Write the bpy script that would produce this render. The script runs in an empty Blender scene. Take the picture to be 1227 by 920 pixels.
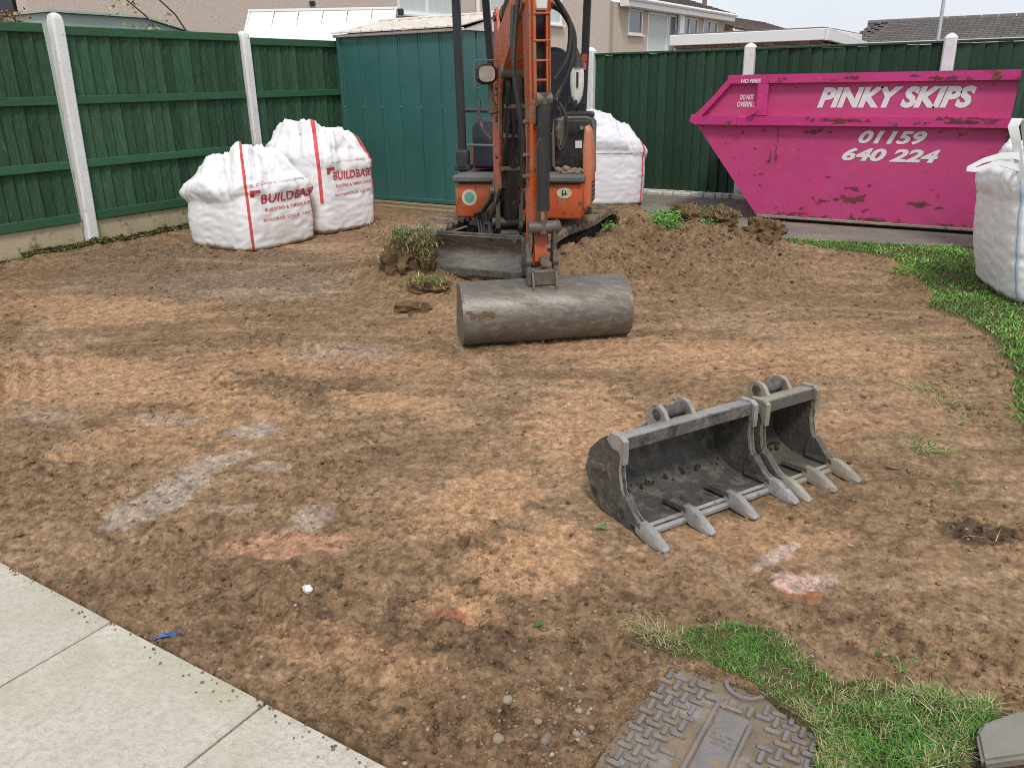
import bpy, bmesh, math, random
import numpy as np
from mathutils import Vector, Matrix, noise as mn

random.seed(7)
rng = np.random.default_rng(11)
S = bpy.context.scene
COL = S.collection
PI = math.pi
rad = math.radians

# ------------------------------------------------------------------ camera
PITCH, ROLL, YAW, FPX = rad(20.33), rad(-1.085), rad(32.5), 980.0
CAM_H = 1.5
_M = Matrix(((1, 0, 0), (0, -math.sin(PITCH), -math.cos(PITCH)), (0, math.cos(PITCH), -math.sin(PITCH))))
_r = Matrix(((math.cos(ROLL), -math.sin(ROLL), 0), (math.sin(ROLL), math.cos(ROLL), 0), (0, 0, 1)))
_Z = Matrix(((math.cos(YAW), math.sin(YAW), 0), (-math.sin(YAW), math.cos(YAW), 0), (0, 0, 1)))
_R = _r @ _M @ _Z
cam_d = bpy.data.cameras.new('camera')
cam_d.sensor_width = 36.0
cam_d.lens = FPX / 1227 * 36
cam_d.clip_start, cam_d.clip_end = 0.05, 900
cam = bpy.data.objects.new('camera', cam_d)
COL.objects.link(cam)
cm = Matrix((_R[0], -_R[1], -_R[2])).transposed().to_4x4()
cm.translation = (0, 0, CAM_H)
cam.matrix_world = cm
S.camera = cam

# ------------------------------------------------------------------ light
SUN_DIR = Vector((0.50, -0.62, 1.15)).normalized()      # towards the sun: high, behind the camera
world = bpy.data.worlds.new('World')
S.world = world
world.use_nodes = True
wt = world.node_tree
wt.nodes.clear()
sky = wt.nodes.new('ShaderNodeTexSky')
sky.sky_type = 'NISHITA'
sky.sun_disc = False
sky.sun_elevation = math.asin(SUN_DIR.z)
sky.sun_rotation = math.atan2(SUN_DIR.x, SUN_DIR.y)
sky.air_density, sky.dust_density = 1.0, 2.0
b1 = wt.nodes.new('ShaderNodeBackground'); b1.inputs[1].default_value = 0.11
wt.links.new(sky.outputs[0], b1.inputs[0])
b2 = wt.nodes.new('ShaderNodeBackground'); b2.inputs[1].default_value = 0.72
tc = wt.nodes.new('ShaderNodeTexCoord')
cl = wt.nodes.new('ShaderNodeTexNoise'); cl.inputs['Scale'].default_value = 2.2; cl.inputs['Detail'].default_value = 5
wt.links.new(tc.outputs['Generated'], cl.inputs[0])
cr = wt.nodes.new('ShaderNodeValToRGB')
cr.color_ramp.elements[0].position, cr.color_ramp.elements[0].color = 0.3, (0.74, 0.78, 0.85, 1)
cr.color_ramp.elements[1].position, cr.color_ramp.elements[1].color = 0.7, (0.83, 0.86, 0.905, 1)
wt.links.new(cl.outputs[0], cr.inputs[0]); wt.links.new(cr.outputs[0], b2.inputs[0])
mx = wt.nodes.new('ShaderNodeMixShader'); mx.inputs[0].default_value = 0.93
wo = wt.nodes.new('ShaderNodeOutputWorld')
wt.links.new(b1.outputs[0], mx.inputs[1]); wt.links.new(b2.outputs[0], mx.inputs[2]); wt.links.new(mx.outputs[0], wo.inputs[0])
sd = bpy.data.lights.new('sun', 'SUN'); sd.energy = 1.5; sd.angle = rad(11); sd.color = (1, 0.95, 0.86)
so = bpy.data.objects.new('sun', sd); COL.objects.link(so)
so.rotation_euler = SUN_DIR.to_track_quat('Z', 'Y').to_euler()
S.view_settings.view_transform = 'Standard'; S.view_settings.look = 'None'
S.cycles.filter_width = 1.0
S.cycles.use_denoising = False          # keep the grain of the soil
S.view_settings.exposure = 0.6; S.view_settings.gamma = 1.0

# ------------------------------------------------------------------ materials
def pmat(name, c1, c2=None, scale=6, rough=.6, metal=0, bump=.15, bscale=60, stretch=(1, 1, 1),
         wear=None, wear2=None, rand=0, spec=.5, detail=6, foot=None):
    """noise mottled principled material. wear = (colour, threshold, softness, scale[, rough])"""
    m = bpy.data.materials.new(name); m.use_nodes = True
    nt = m.node_tree; N = nt.nodes; L = nt.links
    bs = N['Principled BSDF']
    bs.inputs['Metallic'].default_value = metal
    bs.inputs['Roughness'].default_value = rough
    bs.inputs['Specular IOR Level'].default_value = spec
    t = N.new('ShaderNodeTexCoord'); mp = N.new('ShaderNodeMapping')
    mp.inputs['Scale'].default_value = stretch
    L.new(t.outputs['Object'], mp.inputs[0])
    oi = N.new('ShaderNodeObjectInfo')
    ml = N.new('ShaderNodeVectorMath'); ml.operation = 'ADD'
    cb = N.new('ShaderNodeCombineXYZ'); mu = N.new('ShaderNodeMath'); mu.operation = 'MULTIPLY'; mu.inputs[1].default_value = 37
    L.new(oi.outputs['Random'], mu.inputs[0])
    for i in range(3): L.new(mu.outputs[0], cb.inputs[i])
    L.new(mp.outputs[0], ml.inputs[0]); L.new(cb.outputs[0], ml.inputs[1])
    vec = ml.outputs[0]
    def nz(sc, det=detail, ro=.6):
        n = N.new('ShaderNodeTexNoise'); n.inputs['Scale'].default_value = sc; n.inputs['Detail'].default_value = det
        n.inputs['Roughness'].default_value = ro; L.new(vec, n.inputs[0]); return n.outputs[0]
    def ramp(src, lo, hi):
        r = N.new('ShaderNodeMapRange'); r.inputs[1].default_value = lo; r.inputs[2].default_value = hi
        L.new(src, r.inputs[0]); return r.outputs[0]
    def mixc(f, a, b):
        x = N.new('ShaderNodeMix'); x.data_type = 'RGBA'
        L.new(f, x.inputs[0]) if not isinstance(f, float) else None
        for s, k in ((a, 6), (b, 7)):
            if isinstance(s, tuple): x.inputs[k].default_value = (*s, 1)
            else: L.new(s, x.inputs[k])
        return x.outputs[2]
    c = mixc(ramp(nz(scale), .32, .68), c1, c2 or c1)
    if rand:
        h = N.new('ShaderNodeHueSaturation'); v = N.new('ShaderNodeMapRange')
        v.inputs[3].default_value = 1 - rand; v.inputs[4].default_value = 1 + rand
        L.new(oi.outputs['Random'], v.inputs[0]); L.new(v.outputs[0], h.inputs['Value']); L.new(c, h.inputs['Color']); c = h.outputs[0]
    rsock = None
    for w in (wear, wear2):
        if w:
            f = ramp(nz(w[3], 8, .68), w[1] - w[2], w[1] + w[2])
            c = mixc(f, c, w[0])
            if len(w) > 4:
                q = N.new('ShaderNodeMix'); q.data_type = 'FLOAT'; L.new(f, q.inputs[0])
                if rsock: L.new(rsock, q.inputs[2])
                else: q.inputs[2].default_value = rough
                q.inputs[3].default_value = w[4]; rsock = q.outputs[0]
            if metal and len(w) > 4:
                q2 = N.new('ShaderNodeMix'); q2.data_type = 'FLOAT'; L.new(f, q2.inputs[0]); q2.inputs[2].default_value = metal; q2.inputs[3].default_value = 0
                L.new(q2.outputs[0], bs.inputs['Metallic'])
    if foot:      # soil splashed on to the foot of the thing: (colour, height)
        sp = N.new('ShaderNodeSeparateXYZ'); L.new(t.outputs['Object'], sp.inputs[0])
        ad = N.new('ShaderNodeMath'); ad.operation = 'MULTIPLY_ADD'; L.new(nz(9, 6, .7), ad.inputs[0]); ad.inputs[1].default_value = -foot[1] * 3.2; L.new(sp.outputs[2], ad.inputs[2])
        fr = N.new('ShaderNodeMapRange'); fr.inputs[1].default_value = -foot[1] * 1.15; fr.inputs[2].default_value = -foot[1] * .55; fr.inputs[3].default_value = .85; fr.inputs[4].default_value = 0
        L.new(ad.outputs[0], fr.inputs[0]); c = mixc(fr.outputs[0], c, foot[0])
    L.new(c, bs.inputs['Base Color'])
    if rsock: L.new(rsock, bs.inputs['Roughness'])
    if bump:
        b = N.new('ShaderNodeBump'); b.inputs['Strength'].default_value = bump; b.inputs['Distance'].default_value = .01
        L.new(nz(bscale, 5, .65), b.inputs['Height']); L.new(b.outputs[0], bs.inputs['Normal'])
    return m

SOIL = (.22, .14, .085)
M = {}
M['fence'] = pmat('green stained timber', (.020, .060, .033), (.042, .100, .056), 7, .75, bump=.35, bscale=30, stretch=(9, 9, .9), rand=.32, spec=.25,
                  wear=((.085, .135, .085), .62, .05, 9), wear2=((.012, .030, .018), .66, .04, 16))
M['rail'] = pmat('green stained rail', (.028, .095, .048), (.045, .125, .065), 9, .75, bump=.3, bscale=30, stretch=(1, 9, 9), rand=.1, spec=.25)
M['fence_back'] = pmat('dark green timber', (.022, .056, .034), (.040, .082, .050), 9, .8, bump=.3, bscale=30, stretch=(9, 9, .9), rand=.18, spec=.2)
M['post'] = pmat('white painted concrete', (.74, .75, .76), (.66, .67, .67), 8, .7, bump=.3, bscale=45, wear=((.55, .41, .33), .63, .04, 13), wear2=((.68, .68, .67), .56, .08, 3), foot=((.36, .29, .20), .10))
M['gravel_board'] = pmat('tan concrete', (.50, .42, .28), (.40, .34, .23), 5, .9, bump=.5, bscale=60, wear=((.13, .12, .06), .62, .06, 9))
M['pale_stone'] = pmat('flaking pale concrete', (.62, .60, .55), (.50, .48, .43), 6, .9, bump=.6, bscale=30, wear=((.22, .20, .16), .6, .05, 7))
M['shed'] = pmat('teal sheet steel', (.034, .118, .110), (.046, .145, .132), 1.2, .40, bump=.03, bscale=9, wear=((.10, .17, .15), .74, .04, 7))
M['cream'] = pmat('cream sheet roof', (.72, .67, .62), (.64, .57, .51), 4, .6, bump=.1, wear=((.36, .25, .17), .66, .06, 6))
M['timber'] = pmat('weathered timber', (.34, .26, .15), (.24, .18, .10), 8, .85, bump=.4, bscale=40, stretch=(1, 8, 8), rand=.15, wear=((.12, .09, .05), .62, .05, 8))
M['pink'] = pmat('pink skip paint', (.57, .056, .210), (.48, .045, .178), 2.5, .42, bump=.35, bscale=5,
                 wear=((.20, .045, .055), .625, .022, 13, .85), wear2=((.53, .070, .215), .56, .14, 5, .6), foot=((.27, .10, .09), .07))
M['pink_worn'] = pmat('worn pink rail', (.58, .04, .22), (.50, .035, .19), 2.5, .45, bump=.2, bscale=20,
                 wear=((.15, .055, .035), .60, .025, 6, .9), wear2=((.70, .22, .38), .67, .05, 14, .6))
M['rust'] = pmat('rusty smear', (.10, .045, .03), (.20, .06, .045), 18, .95, bump=.4, bscale=50)
M['lettering'] = pmat('white lettering', (.80, .80, .80), (.72, .70, .72), 12, .5, bump=0)
M['orange'] = pmat('orange machine paint', (.55, .105, .026), (.43, .08, .022), 4, .42, bump=.08, bscale=40,
                   wear=((.27, .17, .11), .575, .07, 7, .9), wear2=((.09, .06, .045), .62, .04, 15, .95))
M['orange_faded'] = pmat('faded orange paint', (.58, .15, .05), (.55, .22, .12), 5, .5, bump=.08, wear=((.40, .30, .22), .60, .08, 8, .9))
M['black'] = pmat('black machine paint', (.018, .019, .021), (.034, .034, .036), 6, .5, bump=.2, wear=((.105, .082, .06), .63, .06, 13, .95))
M['black_clean'] = pmat('black powder coat', (.016, .018, .021), (.024, .026, .030), 6, .45, bump=.05)
M['navy'] = pmat('dark navy vinyl', (.022, .028, .045), (.032, .038, .055), 5, .5, bump=.1, wear=((.12, .10, .08), .70, .06, 10, .9))
M['strip_grey'] = pmat('grey rubber step', (.10, .11, .12), (.14, .14, .14), 8, .8, bump=.2, wear=((.24, .18, .12), .62, .06, 11))
M['hose'] = pmat('hydraulic hose', (.014, .014, .015), (.028, .026, .025), 9, .55, bump=.1, bscale=120, wear=((.13, .10, .07), .68, .05, 16, .9))
M['rubber'] = pmat('muddy rubber track', (.05, .048, .045), (.07, .065, .06), 6, .85, bump=.3, wear=((.26, .19, .125), .50, .09, 7, .95))
M['steel'] = pmat('worn bucket steel', (.19, .175, .155), (.125, .11, .094), 7, .42, .45, .25, 40, stretch=(.35, 2, 2),
                  wear=((.17, .125, .085), .58, .10, 5, .85), wear2=((.215, .20, .18), .58, .12, 22, .45))
M['steel_dark'] = pmat('dark dirty steel', (.064, .061, .058), (.13, .12, .108), 9, .6, .25, .6, 45,
                       wear=((.17, .15, .125), .56, .05, 17, .9), wear2=((.028, .026, .024), .58, .05, 9, .8))
M['steel_bright'] = pmat('polished tooth steel', (.43, .425, .415), (.25, .24, .23), 9, .42, .35, .3, 50, wear=((.13, .11, .09), .58, .05, 19, .85))
M['steel_mud'] = pmat('muddy olive steel', (.075, .068, .058), (.135, .12, .10), 9, .75, .2, .6, 45, wear=((.06, .05, .035), .60, .07, 9, .9))
M['steel_mudlight'] = pmat('mud polished steel', (.40, .365, .30), (.26, .23, .185), 9, .55, .35, .2, 40, wear=((.13, .10, .06), .62, .06, 13, .85))
M['link'] = pmat('grimy linkage steel', (.09, .08, .07), (.17, .145, .115), 12, .55, .4, .3, 50, wear=((.24, .18, .12), .60, .06, 14, .9))
M['chrome'] = pmat('cylinder rod', (.62, .62, .62), (.5, .5, .5), 9, .22, 1, 0)
M['dirt'] = pmat('caked soil', (.20, .125, .075), (.30, .20, .12), 12, .95, bump=.8, bscale=50, spec=.1)
M['sod'] = pmat('turf soil', (.085, .055, .032), (.20, .125, .07), 9, .97, bump=1, bscale=45, spec=.1, wear=((.20, .16, .07), .62, .05, 8))
M['bag'] = pmat('woven white polypropylene', (.86, .86, .87), (.82, .82, .84), 3, .5, bump=.12, bscale=9, spec=.35, wear=((.66, .61, .56), .72, .08, 5), foot=((.30, .22, .15), .055))
M['bag_plain'] = pmat('woven lilac white polypropylene', (.76, .76, .82), (.71, .71, .77), 3, .5, bump=.2, bscale=9, spec=.35, foot=((.34, .26, .19), .04))
M['strap_red'] = pmat('red webbing', (.70, .07, .08), (.62, .10, .11), 20, .7, bump=.2, bscale=120, wear=((.75, .55, .53), .66, .05, 30))
M['strap_blue'] = pmat('blue grey webbing', (.36, .47, .60), (.45, .54, .64), 20, .7, bump=.2, bscale=120)
M['strap_white'] = pmat('white webbing', (.78, .79, .80), (.70, .72, .74), 20, .7, bump=.2, bscale=90)
M['print_red'] = pmat('red print', (.52, .035, .05), (.60, .08, .09), 40, .6, bump=0, wear=((.75, .6, .6), .70, .05, 40))
M['print_grey'] = pmat('faint print', (.42, .30, .33), (.60, .50, .52), 40, .6, bump=0)
M['slab'] = pmat('concrete paving slab', (.62, .575, .495), (.54, .50, .43), 2.5, .9, bump=.7, bscale=140, rand=.05,
                 wear=((.43, .42, .28), .57, .12, 2.6), wear2=((.42, .39, .33), .57, .12, 48))
M['tarmac'] = pmat('worn tarmac', (.17, .155, .14), (.22, .20, .175), 5, .95, bump=.9, bscale=140, wear=((.30, .24, .18), .60, .1, 3))
M['iron'] = pmat('grey cast iron cover', (.155, .142, .14), (.235, .215, .205), 10, .6, .1, .5, 70, wear=((.27, .20, .135), .57, .06, 18, .95), wear2=((.34, .17, .07), .67, .04, 7, .95))
M['cover_dirt'] = pmat('silt on iron cover', (.245, .18, .118), (.15, .12, .09), 9, .95, bump=.7, bscale=70, wear=((.30, .285, .29), .58, .06, 7), wear2=((.45, .21, .06), .72, .03, 5))
M['stone'] = pmat('field stone', (.31, .25, .19), (.20, .16, .12), 20, .85, bump=.4, bscale=60, rand=.3)
M['render'] = pmat('pebble dash', (.62, .53, .47), (.53, .45, .395), 26, .95, bump=1, bscale=60)
M['render_b'] = pmat('pale pebble dash', (.56, .475, .39), (.49, .41, .335), 26, .95, bump=1, bscale=60)
M['render_grey'] = pmat('grey pebble dash', (.42, .355, .30), (.35, .30, .26), 26, .95, bump=1, bscale=60)
M['upvc'] = pmat('white plastic', (.80, .81, .82), (.76, .77, .78), 2, .35, bump=0)
M['tile'] = pmat('brown roof tile', (.15, .115, .105), (.21, .16, .15), 14, .85, bump=.5, bscale=20, rand=.1)
M['tile_grey'] = pmat('grey roof tile', (.13, .115, .115), (.18, .16, .155), 14, .85, bump=.5, bscale=20, rand=.1)
M['brick'] = pmat('brown brickwork', (.27, .19, .15), (.20, .14, .11), 18, .9, bump=.5, bscale=30)
M['poly'] = pmat('white polycarbonate', (.80, .83, .84), (.76, .79, .80), 1.5, .3, bump=0)
M['pale_green'] = pmat('pale green sheet', (.42, .50, .45), (.36, .44, .40), 2, .5, bump=.05)
M['net'] = pmat('net curtain', (.62, .68, .66), (.46, .52, .51), 9, .8, bump=.2, bscale=10, stretch=(1, 6, .3))
M['galv'] = pmat('galvanised steel', (.45, .47, .49), (.40, .42, .44), 9, .45, .6, .05)
M['bark'] = pmat('thin bark', (.10, .055, .04), (.16, .09, .06), 12, .8, bump=.3)
M['lamp_glass'] = pmat('ribbed lamp lens', (.36, .34, .30), (.46, .44, .40), 20, .18, .3, .3, 80)
M['sticker_cream'] = pmat('cream sticker', (.62, .58, .44), (.50, .47, .36), 20, .6, bump=0, wear=((.32, .20, .11), .64, .05, 30))
M['sticker_teal'] = pmat('teal sticker print', (.10, .30, .27), (.16, .36, .32), 30, .6, bump=0)
M['white_plastic'] = pmat('off white plastic', (.68, .69, .65), (.58, .58, .54), 9, .4, bump=.05, wear=((.30, .24, .17), .66, .05, 12))
M['blue_scrap'] = pmat('blue plastic film', (.05, .16, .50), (.10, .24, .58), 20, .4, bump=.2)
M['paper'] = pmat('white crumpled paper', (.78, .79, .80), (.66, .68, .70), 20, .6, bump=.3, bscale=30)
M['blackplastic'] = pmat('black plastic grid', (.015, .015, .017), (.03, .03, .03), 9, .5, bump=.1)
M['slab_edge'] = pmat('worn grey slab', (.25, .23, .205), (.19, .175, .155), 9, .85, bump=.4, bscale=70, wear=((.22, .24, .15), .62, .08, 11))

def glass_mat():
    m = bpy.data.materials.new('window glass'); m.use_nodes = True
    b = m.node_tree.nodes['Principled BSDF']
    b.inputs['Base Color'].default_value = (.10, .13, .15, 1); b.inputs['Roughness'].default_value = .05
    b.inputs['Specular IOR Level'].default_value = 1.0
    return m
M['glass'] = glass_mat()

def attr_mat(name, rough=.8, bump=.6, bscale=120, fine=None, spec=.2, transl=0):
    m = bpy.data.materials.new(name); m.use_nodes = True
    nt = m.node_tree; N = nt.nodes; L = nt.links; bs = N['Principled BSDF']
    bs.inputs['Roughness'].default_value = rough; bs.inputs['Specular IOR Level'].default_value = spec
    a = N.new('ShaderNodeAttribute'); a.attribute_name = 'alb'
    c = a.outputs['Color']
    t = N.new('ShaderNodeTexCoord')
    if fine:
        n = N.new('ShaderNodeTexNoise'); n.inputs['Scale'].default_value = fine; n.inputs['Detail'].default_value = 9; n.inputs['Roughness'].default_value = .75
        L.new(t.outputs['Object'], n.inputs[0])
        mr = N.new('ShaderNodeMapRange'); mr.inputs[1].default_value = .25; mr.inputs[2].default_value = .75; mr.inputs[3].default_value = .36; mr.inputs[4].default_value = 1.58
        L.new(n.outputs[0], mr.inputs[0])
        x = N.new('ShaderNodeVectorMath'); x.operation = 'SCALE'; L.new(c, x.inputs[0]); L.new(mr.outputs[0], x.inputs['Scale']); c = x.outputs[0]
    L.new(c, bs.inputs['Base Color'])
    if bump:
        n2 = N.new('ShaderNodeTexNoise'); n2.inputs['Scale'].default_value = bscale; n2.inputs['Detail'].default_value = 8; n2.inputs['Roughness'].default_value = .7
        L.new(t.outputs['Object'], n2.inputs[0])
        b = N.new('ShaderNodeBump'); b.inputs['Strength'].default_value = bump; b.inputs['Distance'].default_value = .02
        L.new(n2.outputs[0], b.inputs['Height']); L.new(b.outputs[0], bs.inputs['Normal'])
    return m
M['ground'] = attr_mat('bare soil', .92, .75, 60, 45, .12)
M['grass'] = attr_mat('grass blades', .55, 0, spec=.3)
M['crumb'] = attr_mat('soil crumbs', .95, .6, 150, 60, .1)
M['leaf'] = attr_mat('leaf', .5, 0, spec=.35)

# ------------------------------------------------------------------ mesh helpers
class MB:
    def __init__(self, xf=None): self.v, self.f, self.mi, self.xf = [], [], [], xf
    def add(self, vs, fs, m=0):
        o = len(self.v)
        for p in vs:
            p = Vector(p)
            self.v.append(self.xf @ p if self.xf else p)
        self.f += [tuple(i + o for i in f) for f in fs]; self.mi += [m] * len(fs)
        return self
    def box(self, c, s, bev=0, rot=None, m=0):
        x, y, z = s[0] / 2, s[1] / 2, s[2] / 2
        if bev > 0:
            b = min(bev, .49 * min(s)); vs = []; idx = {}
            for sx in (-1, 1):
                for sy in (-1, 1):
                    for sz in (-1, 1):
                        for k in range(3):
                            q = [sx * (x - b), sy * (y - b), sz * (z - b)]
                            q[k] = (sx * x, sy * y, sz * z)[k]
                            idx[(sx, sy, sz, k)] = len(vs); vs.append(q)
            fs = []
            for k in range(3):
                a, c2 = [(1, 2), (0, 2), (0, 1)][k]
                for s0 in (-1, 1):
                    loop = []
                    for u, w in ((-1, -1), (1, -1), (1, 1), (-1, 1)):
                        t = [0, 0, 0]; t[k] = s0; t[a] = u; t[c2] = w; loop.append(idx[(*t, k)])
                    fs.append(loop)
            for k in range(3):
                a, c2 = [(1, 2), (0, 2), (0, 1)][k]
                for u in (-1, 1):
                    for w in (-1, 1):
                        t = [0, 0, 0]; t[a] = u; t[c2] = w
                        t1 = t[:]; t1[k] = -1; t2 = t[:]; t2[k] = 1
                        fs.append([idx[(*t1, a)], idx[(*t1, c2)], idx[(*t2, c2)], idx[(*t2, a)]])
            for sx in (-1, 1):
                for sy in (-1, 1):
                    for sz in (-1, 1): fs.append([idx[(sx, sy, sz, k)] for k in range(3)])
        else:
            vs = [(sx * x, sy * y, sz * z) for sx in (-1, 1) for sy in (-1, 1) for sz in (-1, 1)]
            fs = [(0, 1, 3, 2), (4, 6, 7, 5), (0, 4, 5, 1), (2, 3, 7, 6), (0, 2, 6, 4), (1, 5, 7, 3)]
        R = rot if rot is not None else Matrix.Identity(3)
        return self.add([R @ Vector(p) + Vector(c) for p in vs], fs, m)
    def tube(self, pts, r, n=8, cap=True, m=0):
        pts = [Vector(p) for p in pts]; rs = r if isinstance(r, (list, tuple)) else [r] * len(pts)
        up = None; vs = []; fs = []
        for i, p in enumerate(pts):
            d = (pts[min(i + 1, len(pts) - 1)] - pts[max(i - 1, 0)]).normalized()
            if up is None:
                up = Vector((0, 0, 1)) if abs(d.z) < .9 else Vector((1, 0, 0))
            a = (up - d * up.dot(d)).normalized(); up = a; b = d.cross(a)
            for k in range(n):
                t = 2 * PI * k / n; vs.append(p + (a * math.cos(t) + b * math.sin(t)) * rs[i])
        for i in range(len(pts) - 1):
            for k in range(n):
                fs.append((i * n + k, i * n + (k + 1) % n, (i + 1) * n + (k + 1) % n, (i + 1) * n + k))
        if cap: fs += [tuple(range(n)), tuple(range((len(pts) - 1) * n, len(pts) * n))]
        return self.add(vs, fs, m)
    def prism(self, poly, t0, t1, ax='y', m=0):
        """poly of 2d points, extruded from t0 to t1 along ax (x: poly=(y,z), y: poly=(x,z), z: poly=(x,y))"""
        f = {'x': lambda a, b, t: (t, a, b), 'y': lambda a, b, t: (a, t, b), 'z': lambda a, b, t: (a, b, t)}[ax]
        n = len(poly)
        vs = [f(a, b, t0) for a, b in poly] + [f(a, b, t1) for a, b in poly]
        fs = [tuple(range(n)), tuple(range(n, 2 * n))] + [(i, (i + 1) % n, (i + 1) % n + n, i + n) for i in range(n)]
        return self.add(vs, fs, m)
    def sheet(self, prof, t0, t1, th, ax='x', m=0, nseg=1):
        """open profile (list of 2d points) given a thickness th to its left and swept along ax"""
        n = len(prof); off = []
        for i in range(n):
            a, b = prof[max(i - 1, 0)], prof[min(i + 1, n - 1)]
            d = Vector((b[0] - a[0], b[1] - a[1])).normalized(); off.append((prof[i][0] - d.y * th, prof[i][1] + d.x * th))
        return self.prism(list(prof) + off[::-1], t0, t1, ax, m) if n < 3 else self._sheet(prof, off, t0, t1, ax, m)
    def _sheet(self, A, B, t0, t1, ax, m):
        f = {'x': lambda a, b, t: (t, a, b), 'y': lambda a, b, t: (a, t, b), 'z': lambda a, b, t: (a, b, t)}[ax]
        n = len(A)
        vs = [f(*p, t0) for p in A] + [f(*p, t1) for p in A] + [f(*p, t0) for p in B] + [f(*p, t1) for p in B]
        fs = []
        for i in range(n - 1):
            fs += [(i, i + 1, n + i + 1, n + i), (2 * n + i, 2 * n + i + 1, 3 * n + i + 1, 3 * n + i),
                   (i, i + 1, 2 * n + i + 1, 2 * n + i), (n + i, n + i + 1, 3 * n + i + 1, 3 * n + i)]
        for i in (0, n - 1): fs.append((i, n + i, 3 * n + i, 2 * n + i))
        return self.add(vs, fs, m)
    def mesh(self, name, mats, smooth=35):
        me = bpy.data.meshes.new(name)
        me.from_pydata([tuple(p) for p in self.v], [], self.f)
        for m in (mats if isinstance(mats, (list, tuple)) else [mats]): me.materials.append(m)
        bm = bmesh.new(); bm.from_mesh(me); bmesh.ops.recalc_face_normals(bm, faces=bm.faces); bm.to_mesh(me); bm.free()
        me.polygons.foreach_set('material_index', self.mi)
        if smooth:
            me.polygons.foreach_set('use_smooth', [True] * len(me.polygons)); me.set_sharp_from_angle(angle=rad(smooth))
        me.update()
        return me
    def build(self, name, mats, parent=None, smooth=35, **kw):
        return link(name, self.mesh(name, mats, smooth), parent, **kw)

def link(name, me, parent=None, loc=None, rot=None):
    o = bpy.data.objects.new(name, me); COL.objects.link(o)
    if parent: o.parent = parent
    if loc: o.location = loc
    if rot: o.rotation_euler = rot
    return o

def tag(o, label=None, cat=None, group=None, kind=None):
    for k, v in (('label', label), ('category', cat), ('group', group), ('kind', kind)):
        if v: o[k] = v
    return o

def thing(name, label, cat, loc=(0, 0, 0), rz=0, group=None):
    o = link(name, None, None, loc, (0, 0, rz)); tag(o, label, cat, group)
    return o

def npmesh(name, V, F, mat, col=None, smooth=False):
    """V (n,3) float, F (m,k) int, all faces the same size; optional point colours"""
    me = bpy.data.meshes.new(name); n, k = F.shape
    me.vertices.add(len(V)); me.vertices.foreach_set('co', V.astype(np.float32).ravel())
    me.loops.add(n * k); me.loops.foreach_set('vertex_index', F.astype(np.int32).ravel())
    me.polygons.add(n); me.polygons.foreach_set('loop_start', np.arange(0, n * k, k, dtype=np.int32))
    me.update(calc_edges=True)
    if smooth: me.polygons.foreach_set('use_smooth', np.ones(n, dtype=bool))
    if col is not None:
        a = me.attributes.new('alb', 'FLOAT_COLOR', 'POINT')
        a.data.foreach_set('color', np.concatenate([col, np.ones((len(col), 1))], 1).astype(np.float32).ravel())
    me.materials.append(mat); me.validate()
    return me

def text2d(s, size=1.0, shear=0, offset=0, res=3, spacing=1.0):
    c = bpy.data.curves.new('t', 'FONT'); c.body = s; c.size = size; c.shear = shear; c.offset = offset
    c.resolution_u = res; c.fill_mode = 'BOTH'; c.space_character = spacing
    o = bpy.data.objects.new('t', c); COL.objects.link(o)
    dg = bpy.context.evaluated_depsgraph_get()
    me = bpy.data.meshes.new_from_object(o.evaluated_get(dg))
    V = np.array([v.co[:2] for v in me.vertices]); F = [tuple(p.vertices) for p in me.polygons]
    bpy.data.objects.remove(o); bpy.data.curves.remove(c); bpy.data.meshes.remove(me)
    return V, F

def text_fit(s, x0, x1, y0, y1, shear=0, offset=0, spacing=1.0):
    V, F = text2d(s, 1, shear, offset, 3, spacing)
    a, b = V.min(0), V.max(0)
    V = (V - a) / (b - a) * np.array([x1 - x0, y1 - y0]) + np.array([x0, y0])
    return V, F

# ------------------------------------------------------------------ numpy noise
def _hash(ix, iy, seed):
    h = (ix.astype(np.int64) * 374761393 + iy.astype(np.int64) * 668265263 + seed * 974634777) & 0xffffffff
    h = ((h ^ (h >> 13)) * 1274126177) & 0xffffffff
    return ((h ^ (h >> 16)) & 0xffff) / 65535.0
def vnoise(x, y, seed=0):
    ix, iy = np.floor(x), np.floor(y); fx, fy = x - ix, y - iy
    ux, uy = fx * fx * fx * (fx * (fx * 6 - 15) + 10), fy * fy * fy * (fy * (fy * 6 - 15) + 10)
    a, b, c, d = _hash(ix, iy, seed), _hash(ix + 1, iy, seed), _hash(ix, iy + 1, seed), _hash(ix + 1, iy + 1, seed)
    return (a * (1 - ux) + b * ux) * (1 - uy) + (c * (1 - ux) + d * ux) * uy
def fbm(x, y, seed=0, oct=4, gain=.5):
    s, a, t = 0, 1, 0
    for i in range(oct):
        c, n = math.cos(.7 * i + .3), math.sin(.7 * i + .3)
        s = s + a * vnoise((x * c - y * n) * 2 ** i + 17.3 * i, (x * n + y * c) * 2 ** i - 9.1 * i, seed + i); t += a; a *= gain
    return s / t
def sstep(a, b, x):
    t = np.clip((x - a) / (b - a), 0, 1); return t * t * (3 - 2 * t)
def blob(x, y, cx, cy, rx, ry, ang=0):
    c, s = math.cos(ang), math.sin(ang); u, v = ((x - cx) * c + (y - cy) * s) / rx, (-(x - cx) * s + (y - cy) * c) / ry
    return np.exp(-(u * u + v * v))
def inpoly(x, y, poly):
    r = np.zeros(np.shape(x), bool); n = len(poly)
    for i in range(n):
        (x0, y0), (x1, y1) = poly[i], poly[(i + 1) % n]
        if y0 == y1: continue
        r ^= ((y0 > y) != (y1 > y)) & (x < (x1 - x0) * (y - y0) / (y1 - y0) + x0)
    return r

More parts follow.
